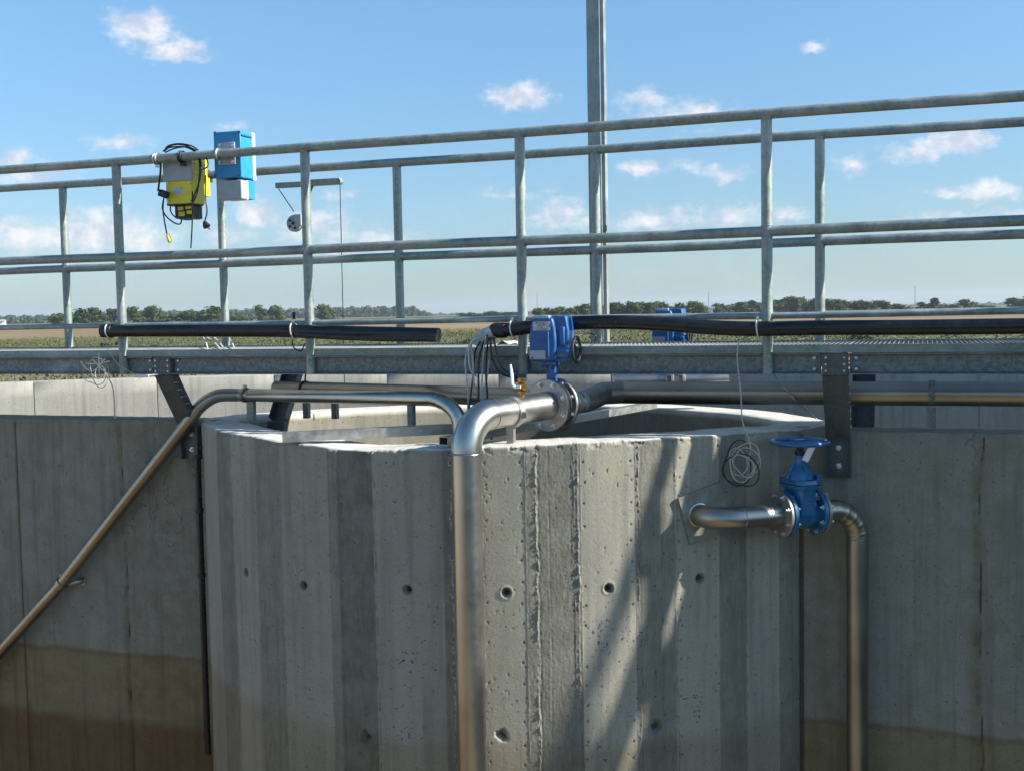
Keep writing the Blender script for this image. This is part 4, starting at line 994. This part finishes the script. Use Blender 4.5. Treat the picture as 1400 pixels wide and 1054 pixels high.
# ================================================================== YELLOW CONTROLLER AND BLUE BOX
def slab(parent, name, mat, px0, px1, py0, py1, Y, dep, bevel=.003, YR=None):
    YR = YR or Y; a = atY(px0, (py0+py1)/2, YR); b = atY(px1, (py0+py1)/2, YR); tz = atY((px0+px1)/2, py0, YR).z; bz_ = atY((px0+px1)/2, py1, YR).z
    mb = MB(); mb.box(((a.x+b.x)/2, Y+dep/2, (tz+bz_)/2), (b.x-a.x, dep, tz-bz_)); o = mb.build(name, M[mat], parent, bevel=bevel)
    return o, (a.x+b.x)/2, Y+dep/2, (tz+bz_)/2, b.x-a.x, tz-bz_
yb = empty('yellow_transmitter', atY(245, 290, 5.74), 'yellow and grey instrument hung with black cables on the near top rail', 'instrument')
slab(yb, 'back_plate', 'greybox', 222, 262, 213, 248, 5.735, .012)
slab(yb, 'body', 'yellow', 226, 263, 216, 250, 5.75, .15)
slab(yb, 'lower_box', 'yellow', 227, 262, 248, 279, 5.735, .13, .004)
slab(yb, 'seal_strip', 'rubber', 227.5, 262, 278, 281, 5.74, .12)
slab(yb, 'side_panel', 'yellow', 252, 263, 240, 266, 5.80, .18)
slab(yb, 'lower_frame', 'rubber', 239, 263, 279, 299, 5.77, .10)
for k, (a, b_, c_, d_) in enumerate(((243, 250, 283, 288), (253, 261, 282, 286), (244, 252, 290, 296), (255, 262, 288, 293))):
    slab(yb, 'gland_cover', 'yellow', a, b_, c_, d_, 5.764, .03, .001)
q = atY(262, 276, 5.85); mb = MB()
mb.lathe([(0, .026), (.02, .026), (.022, .02), (.035, .02), (.037, .027), (.06, .027), (.062, .02), (.075, .02), (.077, .026), (.105, .024), (.107, .0005)], (q.x+.02, 5.86, q.z), (0, 0, -1), 16); mb.build('cable_gland', M['yellow'], yb)
for (px, py) in ((230, 251), (259, 251), (230, 276), (259, 276)):
    q = atY(px, py, 5.734); mb = MB(); hexbolt(mb, q, (0, -1, 0), .006, .004, False); mb.build('screw', M['bolt'], yb)
slab(yb, 'sticker', 'label', 236, 250, 257, 266, 5.7338, .0015, 0)
for k in range(5): slab(yb, 'cooling_rib', 'yellow', 262.5, 266, 222+k*5, 224+k*5, 5.765, .11, .001)
for px in (213, 247):
    q = atY(px, 213-(px-213)*.06, 5.6975); mb = MB(); mb.torus((q.x, q.y, RT), (1, 0, 0), .031, .005, 22, 8, u=(0, 1, 0)); mb.torus((q.x+.016, q.y, RT), (1, 0, 0), .031, .004, 22, 8, u=(0, 1, 0)); mb.box((q.x+.008, q.y+.01, RT-.042), (.03, .02, .016)); mb.build('pipe_clamp', M['bolt'] if px == 213 else M['rubber'], yb)
def cab(parent, pts, r=.0042, mat='rubber', name='cable', Y=5.70):
    mb = MB(); mb.tube(spline([atY(p_[0], p_[1], p_[2] if len(p_) > 2 else Y) for p_ in pts], 7), r, 7); return mb.build(name, M[mat], parent)
for pts in ([(224, 208), (230, 200), (245, 197), (262, 200), (271, 206)], [(225, 207), (236, 199), (252, 199), (268, 206)], [(223, 207), (233, 202), (250, 201), (262, 205), (268, 208)], [(226, 209), (240, 203), (258, 202), (270, 210, 5.72), (275, 226, 5.66), (272, 250, 5.66), (262, 276, 5.66)],
            [(262, 204), (270, 214), (274, 226, 5.66), (276, 232, 5.66), (284, 228, 5.66), (283, 219, 5.68), (277, 210)], [(270, 212), (273, 230, 5.66), (270, 262, 5.66), (262, 280, 5.66)],
            [(220, 222), (219, 240), (216, 262)], [(225, 268), (222, 285), (228, 297), (240, 306), (247, 306), (248, 298)], [(224, 272), (223, 290), (228, 320)], [(234, 280), (233, 288), (238, 296), (248, 300), (262, 300), (263, 290)],
            [(263, 262, 5.66), (263, 300), (261, 340)], [(281, 240), (281, 270), (283, 290), (279, 306)]):
    cab(yb, pts, .0042 if pts[0][0] != 220 else .006)
q = atY(220, 266, 5.70); mb = MB(); mb.box((q.x+.02, 5.70, q.z), (.06, .035, .04), Matrix.Rotation(.35, 3, 'Y')); mb.build('angled_plug', M['rubber'], yb, bevel=.006)
q = atY(229, 320, 5.70); mb = MB(); mb.lathe([(0, .005), (.01, .011), (.045, .012), (.05, .008), (.055, .007), (.056, .0005)], q, (.3, 0, -1), 12); mb.build('yellow_plug', M['yellow'], yb)
q = atY(279, 303, 5.70); mb = MB(); mb.lathe([(0, .006), (.012, .014), (.03, .021), (.038, .021), (.04, .012), (.041, .0005)], q, (.5, -.1, -.8), 14); mb.tube([q+Vector((.012, -.004, -.03)), q+Vector((.045, -.01, -.048))], .0028, 6); mb.build('mains_plug', M['rubber'], yb)

bb = empty('blue_instrument_box', atY(318, 273, 5.74), 'bright blue instrument box with a grey lower box clamped on the near top rail', 'instrument')
slab(bb, 'upper_box', 'sky_box', 292.5, 329, 180, 244, 5.745, .12, .004)
slab(bb, 'mounting_plate', 'greybox', 297, 321, 195, 226, 5.735, .008)
slab(bb, 'lid', 'white', 291.5, 330, 179, 245.5, 5.866, .03, .004, YR=5.745)
for yy in (186, 234): slab(bb, 'cover_groove', 'dark_blue', 291.8, 329.6, yy-1, yy+1, 5.75, .11, .001, YR=5.745)
slab(bb, 'lower_box', 'greybox', 297, 330, 247, 273, 5.745, .05, .004)
slab(bb, 'lower_rim', 'white', 297, 330.4, 247, 273.2, 5.797, .018, .002, YR=5.745)
slab(bb, 'lower_back', 'sky_box', 297.5, 330, 246, 272, 5.817, .07, .003, YR=5.745)
for (px, py) in ((301, 199), (318, 199), (301, 222), (318, 222)):
    q = atY(px, py, 5.734); mb = MB(); hexbolt(mb, q, (0, -1, 0), .008, .006, False); mb.build('screw', M['bolt'], bb)
for (px, py) in ((294, 182), (327, 181), (294, 241), (327, 241)):
    q = atY(px, py, 5.744); mb = MB(); mb.box(q, (.012, .008, .012)); mb.build('corner_latch', simple('dark_blue_plastic', (.01, .08, .2), .4), bb)
q = atY(299, 213, 5.6975); mb = MB(); mb.torus((q.x, q.y, RT), (1, 0, 0), .031, .006, 22, 8, u=(0, 1, 0)); mb.build('pipe_clamp', M['bolt'], bb)
q = atY(334, 229, 5.75); mb = MB(); a = atY(329, 236, 5.745); mb.box((a.x+.0015, 5.80, a.z+.012), (.002, .045, .014)); mb.build('brand_plate', M['white'], bb)
# clamp and brass fitting on the far rail behind
q = atY(284, 243, 6.4924); tag(MB().torus((q.x, q.y, RT), (1, 0, 0), .031, .006, 22, 8, u=(0, 1, 0)).box((q.x+.02, q.y-.02, RT-.035), (.04, .03, .03)).build('rail_clamp', M['brass']), 'rusty clamp on the far top rail between the yellow and blue instruments', 'clamp')

# ---- small lifting davit behind the far railing
dv_x = atY(418, 300, 6.62).x
dv = empty('lifting_davit', (dv_x, 6.62, -.1), 'small grey lifting davit with a hand winch behind the far railing', 'davit')
zc = atY(418, 252, 6.62).z
mb = MB(); mb.tube([(dv_x, 6.62, -.1), (dv_x, 6.62, zc)], .022, 14); mb.build('mast_tube', M['galv'], dv)
xa, xb = atY(378, 256, 6.62).x, atY(466, 249, 6.62).x
mb = MB(); mb.box(((xa+dv_x)/2, 6.62, zc), (dv_x-xa, .035, .034)); mb.box(((xb+dv_x)/2, 6.62, zc+.004), (xb-dv_x, .04, .04)); mb.build('jib', M['galv'], dv, bevel=.003)
mb = MB(); mb.lathe([(-.02, .018), (.02, .018)], (xb, 6.60, zc), (0, 1, 0), 16); mb.build('pulley', M['galv_dark'], dv)
mb = MB(); mb.box((dv_x+.035, 6.62, zc-.035), (.02, .03, .07), Matrix.Rotation(.5, 3, 'Y')); mb.build('brace', M['galv_dark'], dv)
wc = atY(403, 306, 6.6); mb = MB(); mb.lathe([(-.015, .05), (-.01, .054), (.01, .054), (.015, .05)], wc, (0, 1, 0), 24)
mb.box((wc.x+.03, 6.6, wc.z+.02), (.05, .04, .07)); mb.build('winch_plate', M['greybox'], dv)
mb = MB()
for k in range(5):
    a = 2*PI*k/5; mb.lathe([(0, .009), (.003, .009), (.003, .0005)], wc+Vector((.032*math.cos(a), -.0155, .032*math.sin(a))), (0, -1, 0), 10)
mb.lathe([(0, .012), (.006, .012), (.006, .0005)], wc+Vector((0, -.015, 0)), (0, -1, 0), 10); mb.each('winch_hole', M['rubber'], dv)
mb = MB(); mb.tube([atY(381, 259, 6.61), atY(402, 290, 6.6)], .003, 6); mb.tube([(xb+.004, 6.6, zc), (xb-.002, 6.6, -.35)], .0032, 6); mb.each('wire_rope', M['rubber'], dv)

# ================================================================== LANDSCAPE
def leafmat(name, a, b_):
    m_, t, b = newmat(name); g = t.n('ShaderNodeNewGeometry'); ob = t.n('ShaderNodeObjectInfo')
    r_ = t.m('ADD', t.m('MULTIPLY', g.outputs['Random Per Island'], .7), t.m('MULTIPLY', ob.outputs['Random'], .5), clamp=True)
    t.l(t.mix(r_, c4(*a), c4(*b_)), b.inputs['Base Color']); b.inputs['Roughness'].default_value = .7; b.inputs['Specular IOR Level'].default_value = .2
    b.inputs['Subsurface Weight'].default_value = 0
    return m_
M['leaf'] = leafmat('broadleaf_foliage', (.022, .042, .012), (.062, .092, .026))
M['leaf2'] = leafmat('grey_green_foliage', (.045, .062, .03), (.10, .12, .06))
M['leaf3'] = leafmat('dark_foliage', (.016, .032, .012), (.042, .064, .022))
def crown_mesh(seed, kind):
    """crown about 1 unit tall (z 0..1), radius about .5"""
    rg = np.random.RandomState(seed); lobes = []
    nl = {'round': 15, 'tall': 13, 'spread': 17, 'spire': 9}[kind]
    for i in range(nl):
        a = rg.rand()*2*PI
        if kind == 'round': h = .10+.72*rg.rand(); rr_ = .30*math.sin(PI*min(1, max(.1, h)))**.5*rg.rand(); s_ = .19+.10*rg.rand()
        elif kind == 'tall': h = .10+.76*rg.rand(); rr_ = .17*rg.rand(); s_ = .14+.08*rg.rand()
        elif kind == 'spire': h = .12+.78*i/nl; rr_ = .04*rg.rand(); s_ = .15*(1.15-h)+.03
        else: h = .08+.68*rg.rand()**.8; rr_ = .5*rg.rand(); s_ = .2+.1*rg.rand()
        lobes.append((rr_*math.cos(a), rr_*math.sin(a), h, s_))
    mb = MB(); n = 620
    for i in range(n):
        L = lobes[rg.randint(nl)]; v = rg.randn(3); v /= np.linalg.norm(v); q = L[3]*(.55+.5*rg.rand()**.6)
        p_ = Vector((L[0]+v[0]*q, L[1]+v[1]*q, L[2]+v[2]*q*.85)); e = .028*(.6+.9*rg.rand())
        a = Vector(rg.randn(3)).normalized(); b_ = a.cross(Vector(v)+Vector(rg.randn(3))*.4)
        if b_.length < .01: continue
        b_.normalize(); a = b_.cross(Vector(v)).normalized() if rg.rand() < .6 else a
        mb.add([p_-a*e-b_*e*.7, p_+a*e-b_*e, p_+a*e*.8+b_*e, p_-a*e+b_*e*.9], [(0, 1, 2, 3)])
    for L in lobes:     # solid heart of every clump so the middle reads dense
        for k in range(10):
            v = rg.randn(3); v /= np.linalg.norm(v); s_ = L[3]*.72
            a = Vector(v).orthogonal().normalized(); b_ = a.cross(Vector(v)); p_ = Vector((L[0], L[1], L[2]))+Vector(v)*s_*.6
            mb.add([p_-a*s_*.5-b_*s_*.45, p_+a*s_*.55-b_*s_*.4, p_+a*s_*.4+b_*s_*.5, p_-a*s_*.45+b_*s_*.5], [(0, 1, 2, 3)])
    me = bpy.data.meshes.new('crown'); me.from_pydata(mb.v, [], mb.f); me.update(); return me
def trunk_mesh():
    mb = MB(); mb.tube([(0, 0, -.05), (.01, 0, .15), (0, .01, .32), (.015, 0, .6)], [.035, .026, .02, .008], 7)
    for a in (.4, 2.3, 4.4): mb.tube([(0, 0, .22), (.12*math.cos(a), .12*math.sin(a), .4), (.2*math.cos(a), .2*math.sin(a), .55)], [.014, .009, .004], 5)
    me = bpy.data.meshes.new('trunk'); me.from_pydata(mb.v, [], mb.f); me.materials.append(M['wood']); me.update(); return me
kinds = ['round', 'tall', 'spread', 'spire', 'round', 'tall']
CM = {}
for mt in ('leaf', 'leaf2', 'leaf3'):
    for i, k in enumerate(kinds):
        if mt == 'leaf': me = crown_mesh(100+i, k)
        else: me = CM[('leaf', i)].copy()
        me.materials.append(M[mt]); CM[(mt, i)] = me
TM = trunk_mesh()
rt_ = random.Random(12)
def tree(px, ytop, half, D, mt, ki, label, group):
    D = D*.66; half = half*1.42
    b0 = atD(px, 440, D); d = ray(px, 440); h0 = math.hypot(d.x, d.y)
    top = atD(px, ytop, D).z; H = top-GZ; Wd = half*D/F/.0+0 if False else half*D/F
    o = empty('tree', (b0.x, b0.y, GZ), label, 'tree', group)
    kd = kinds[ki]; base_w = {'round': .42, 'tall': .28, 'spread': .62, 'spire': .17}[kd]
    cr = bpy.data.objects.new('crown', CM[(mt, ki)]); S.collection.objects.link(cr); cr.parent = o
    cr.scale = (Wd/base_w, Wd/base_w, H*1.12); cr.location = (0, 0, -H*.13); cr.rotation_euler = (0, 0, rt_.random()*6.28)
    tr = bpy.data.objects.new('trunk', TM); S.collection.objects.link(tr); tr.parent = o; tr.scale = (H*.8, H*.8, H*1.1)
    return o
TL = []
# left group: px, top y, half width, distance, material, kind, label
L_ = [(82, 427, 10, 900, 'leaf', 0, 'low rounded tree just left of the first far post, on the left horizon'),
      (104, 420, 13, 820, 'leaf', 0, 'broad dark green tree just right of the first far railing post'),
      (118, 425, 12, 820, 'leaf3', 2, 'low spreading tree between the first two railing posts'),
      (129, 420, 9, 820, 'leaf', 1, 'upright green tree between the first two railing posts'),
      (141, 428, 11, 830, 'leaf3', 2, 'low bush-like tree left of the pale thin tree on the left horizon'),
      (155, 420, 9, 900, 'leaf2', 5, 'pale grey green tree directly left of the first near post'),
      (190, 417, 12, 880, 'leaf2', 0, 'pale tall tree, left one of the pair right of the first near post'),
      (209, 416, 11, 860, 'leaf', 4, 'darker tall tree, right one of the pair right of the first near post'),
      (222, 428, 10, 860, 'leaf3', 2, 'low tree at the right foot of the tall pair'),
      (237, 427, 14, 840, 'leaf', 2, 'low spreading green tree under the yellow instrument cables'),
      (258, 424, 14, 820, 'leaf', 4, 'medium green tree on the left slope of the wooded mound'),
      (283, 417, 17, 800, 'leaf', 0, 'largest rounded tree of the mound left of the blue box post'),
      (298, 427, 12, 800, 'leaf3', 2, 'low tree on the right slope of the mound behind the blue box post'),
      (325, 428, 14, 1000, 'leaf3', 2, 'low dark tree right of the blue box post'),
      (359, 415, 9, 950, 'leaf', 0, 'round crowned tree, left one of two standing above the wood'),
      (378, 416, 9, 950, 'leaf', 4, 'round crowned tree, right one of two standing above the wood'),
      (446, 414, 12, 950, 'leaf', 0, 'round tree right of the second near post by the davit rope')]
for a in L_: tree(*a, 'trees along the left horizon')
xs_ = []
x = 632
while x < 712:
    L = (x, 430-3*rt_.random()-(2 if x > 670 else 0), 6+3*rt_.random(), 1100, 'leaf3', rt_.choice([0, 2, 4])); xs_.append(L); x += 8
ORD = 'first second third fourth fifth sixth seventh eighth ninth tenth eleventh twelfth thirteenth fourteenth fifteenth'.split()
for i, L in enumerate(xs_): tree(*L, ORD[i]+' small dark tree from the left in the low row left of the blue actuator', 'small trees left of the actuator')
def row(x0, x1, step, prof_, D, mts, ks, label, group):
    x = x0; i = 0
    while x < x1:
        y = np.interp(x, [q[0] for q in prof_], [q[1] for q in prof_])+rt_.uniform(-1.6, 3.2)
        tree(x, y, step*rt_.uniform(.55, .85), D*rt_.uniform(.93, 1.08), rt_.choice(mts), rt_.choice(ks), ORD[i]+' from the left of '+label, group); x += step*rt_.uniform(.7, 1.0); i += 1
row(738, 812, 12, [(735, 421), (770, 417), (812, 414)], 700, ['leaf', 'leaf3'], [0, 2, 4], 'the dark trees between the blue actuator and the mast', 'trees between actuator and mast')
row(832, 962, 14, [(830, 414), (850, 411), (900, 412), (940, 411), (962, 413)], 700, ['leaf', 'leaf3', 'leaf'], [0, 1, 4], 'the dense dark trees right of the mast', 'trees right of the mast')
row(984, 1045, 12, [(984, 413), (1010, 415), (1045, 409)], 850, ['leaf2', 'leaf', 'leaf2'], [0, 1, 5], 'the paler trees just left of the fourth near post', 'trees left of the fourth near post')
row(1052, 1122, 13, [(1050, 412), (1080, 405), (1122, 405)], 850, ['leaf2', 'leaf', 'leaf'], [0, 1, 4, 5], 'grey green trees left of the last far post', 'trees right of the fourth near post')
row(1130, 1165, 12, [(1130, 406), (1165, 409)], 760, ['leaf', 'leaf3'], [0, 4], 'the tall dark trees just right of the last far post', 'trees right of the last far post')
row(1174, 1242, 12, [(1170, 411), (1190, 408), (1242, 415)], 740, ['leaf', 'leaf3'], [0, 2, 4], 'the rounded dark trees left of the right hand radio mast', 'trees left of the radio mast')
for a in [(1256, 419, 8, 900, 'leaf3', 2, 'low dark tree right at the foot of the radio mast'), (1265, 412, 8, 900, 'leaf', 0, 'rounded tree just left of the pointed conifer'), (1277, 405, 6, 900, 'leaf3', 3, 'pointed conifer standing above its neighbours on the right horizon'),
          (1289, 416, 9, 900, 'leaf', 0, 'rounded tree just right of the pointed conifer'), (1303, 415, 8, 900, 'leaf', 2, 'low tree midway between the conifer and the lone round tree'), (1324, 408, 9, 880, 'leaf', 0, 'lone round tree above low bushes on the right horizon'),
          (1340, 416, 10, 900, 'leaf3', 2, 'low spreading tree right of the lone round tree'), (1356, 417, 8, 900, 'leaf3', 2, 'last low tree before the gap on the right horizon'), (1385, 406, 9, 950, 'leaf3', 4, 'dark blue green tree, left one at the right edge'), (1398, 403, 11, 950, 'leaf3', 0, 'dark blue green tree cut by the right edge')]:
    tree(*a, 'trees on the right horizon')

# far woods: one mass of leafy clumps in depth
def wood(name, prof_, D, dep, n, mt, label, size):
    rg = np.random.RandomState(hash(name) % 1000 if False else len(name)*7); x0, x1 = prof_[0][0], prof_[-1][0]; mb = MB()
    xs = [q[0] for q in prof_]; ys = [q[1] for q in prof_]
    for i in range(n):
        px = x0+(x1-x0)*rg.rand(); Dk = D+dep*rg.rand(); yt = np.interp(px, xs, ys)+1.2*math.sin(px*.31)+.9*math.sin(px*.83+1)
        d = ray(px, yt); hh = math.hypot(d.x, d.y); top = CAM.z+d.z/hh*D
        z = GZ+(top-GZ)*(1-rg.rand()**1.6*1.0); p_ = CAM+Vector((d.x, d.y, 0))*(Dk/hh); p_.z = z
        s_ = size*(.6+.8*rg.rand()); a = Vector((rg.randn(), rg.randn(), rg.randn()*.6)).normalized(); b_ = a.orthogonal().normalized(); c_ = a.cross(b_)
        # small faceted clump (octahedral, squashed)
        mb.add([p_+b_*s_, p_+c_*s_*.9, p_-b_*s_*.9, p_-c_*s_, p_+a*s_*.8, p_-a*s_*.8], [(0, 1, 4), (1, 2, 4), (2, 3, 4), (3, 0, 4), (1, 0, 5), (2, 1, 5), (3, 2, 5), (0, 3, 5)])
    o = mb.build(name, M[mt], ang=10); return tag(o, label, kind='stuff')
wood('woodland', [(-120, 434), (0, 435), (60, 434), (110, 431), (180, 428), (300, 427), (420, 424), (520, 422), (566, 422), (580, 429), (592, 433)], 1500, 120, 8000, 'leaf3', 'blue green wood stretching along the left horizon', 3.0)
wood('far_woodland', [(-400, 438), (-100, 436), (300, 434), (600, 431), (700, 430), (960, 424), (1100, 421), (1400, 416), (1800, 408)], 2600, 150, 6000, 'leaf3', 'faint distant belt of trees along the whole horizon', 4.0)
for (px, yt, yb_, lab) in ((735, 400, 428, 'thin lattice radio mast above the trees right of the actuator'), (1251, 391, 418, 'thin lattice radio mast above the trees on the right'), (969, 400, 422, 'thin radio mast in the gap right of the dark trees')):
    D = 1900; a = atD(px, yb_+8, D); tz = atD(px, yt, D).z
    mb = MB()
    for e in ((-1, -1), (1, -1), (0, 1)): mb.tube([(a.x+e[0]*.9, a.y+e[1]*.9, GZ), (a.x+e[0]*.35, a.y+e[1]*.35, tz)], .22, 5)
    for k in range(9):
        z0 = GZ+(tz-GZ)*k/9; z1 = GZ+(tz-GZ)*(k+1)/9; mb.tube([(a.x-.8, a.y-.8, z0), (a.x+.7, a.y-.7, z1)], .12, 4)
    tag(mb.build('radio_mast', M['greybox']), lab, 'radio mast')
a = atD(2, 444, 1000); hb = empty('farm_building', (a.x, a.y, GZ), 'tiny white farm building on the far left horizon', 'building')
R = Matrix.Rotation(.5, 3, 'Z')
mb = MB(); mb.box((a.x, a.y, GZ+1.4), (6, 4, 2.8), R); mb.build('wall', M['white'], hb)
mb = MB(); mb.prism([(-3.3, 2.75), (3.3, 2.75), (0, 4.2)], R @ Vector((0, 1, 0)), (0, 0, 1), R @ Vector((1, 0, 0)), Vector((a.x, a.y, GZ))-R @ Vector((3.2, 0, 0)), 6.4); mb.build('roof', simple('pale_roof', (.35, .3, .27), .8), hb)

# grass and weeds between the basin and the stubble field
rg = np.random.RandomState(5); mb = MB(); CLT = np.random.RandomState(8).rand(128, 64)
for i in range(42000):
    azm = rg.uniform(-.86, .16); D = 42+120*rg.rand()**1.1; cl = CLT[int(azm*60) % 128, int(D*.12) % 64] > .8
    p_ = Vector((D*math.sin(azm), D*math.cos(azm), GZ-.02)); h = (.06+.10*rg.rand()**2)*(1.0 if not cl else 1.7)
    w_ = .05+.06*rg.rand(); d = Vector((rg.randn(), rg.randn(), 0)).normalized(); lean = Vector((rg.randn()*.25, rg.randn()*.25, 0))*h
    mb.add([p_-d*w_, p_+d*w_, p_+lean+Vector((0, 0, h))+d*w_*.2], [(0, 1, 2)])
gm, t, b = newmat('dry_and_green_grass'); g = t.n('ShaderNodeNewGeometry')
c = t.mix(g.outputs['Random Per Island'], c4(.05, .065, .022), c4(.135, .12, .05)); t.l(c, b.inputs['Base Color']); b.inputs['Roughness'].default_value = .8
tag(mb.build('field_grass', gm, ang=180), 'strip of green and dry grass between the basin and the stubble field', kind='stuff')
for i, (px, D, h) in enumerate(((58, 70, .75), (152, 66, 1.15), (212, 75, .55), (640, 72, .6), (1175, 68, .7))):
    rgb = np.random.RandomState(i+50); c0 = atD(px, 470, D); mb = MB()
    for k in range(160):
        v = Vector(rgb.randn(3)); v.normalize(); q = Vector((v.x*h*1.1, v.y*h*1.1, abs(v.z)*h*.8))*rgb.rand()**.4+Vector((c0.x, c0.y, GZ)); e = .10
        a = Vector(rgb.randn(3)).normalized(); b_ = a.orthogonal().normalized()
        mb.add([q-a*e, q+b_*e, q+a*e, q-b_*e], [(0, 1, 2, 3)])
    o = mb.build('shrub', M['leaf3'], ang=180)
    tag(o, ['low dark weed clump left of the first far post', 'largest dark green shrub below the left conduit cap', 'small weed clump right of the first near post', 'weed clump by the cable bundle', 'weed clump under the right conduit'][i], 'shrub', 'weeds in the grass strip')

# ================================================================== HAZE
mh = bpy.data.materials.new('haze_air'); mh.use_nodes = True; mh.node_tree.nodes.clear(); t = NT(mh.node_tree)
pv = t.n('ShaderNodeVolumePrincipled'); pv.inputs['Color'].default_value = (.80, .90, 1.0, 1); pv.inputs['Density'].default_value = .00013; pv.inputs['Anisotropy'].default_value = .2
oo = t.n('ShaderNodeOutputMaterial'); t.l(pv.outputs[0], oo.inputs['Volume'])
mb = MB(); mb.box((0, 0, 30), (14000, 14000, 72)); hz_ = mb.build('haze', mh); tag(hz_, 'thin summer haze over the plain', kind='stuff')
hz_.visible_shadow = True
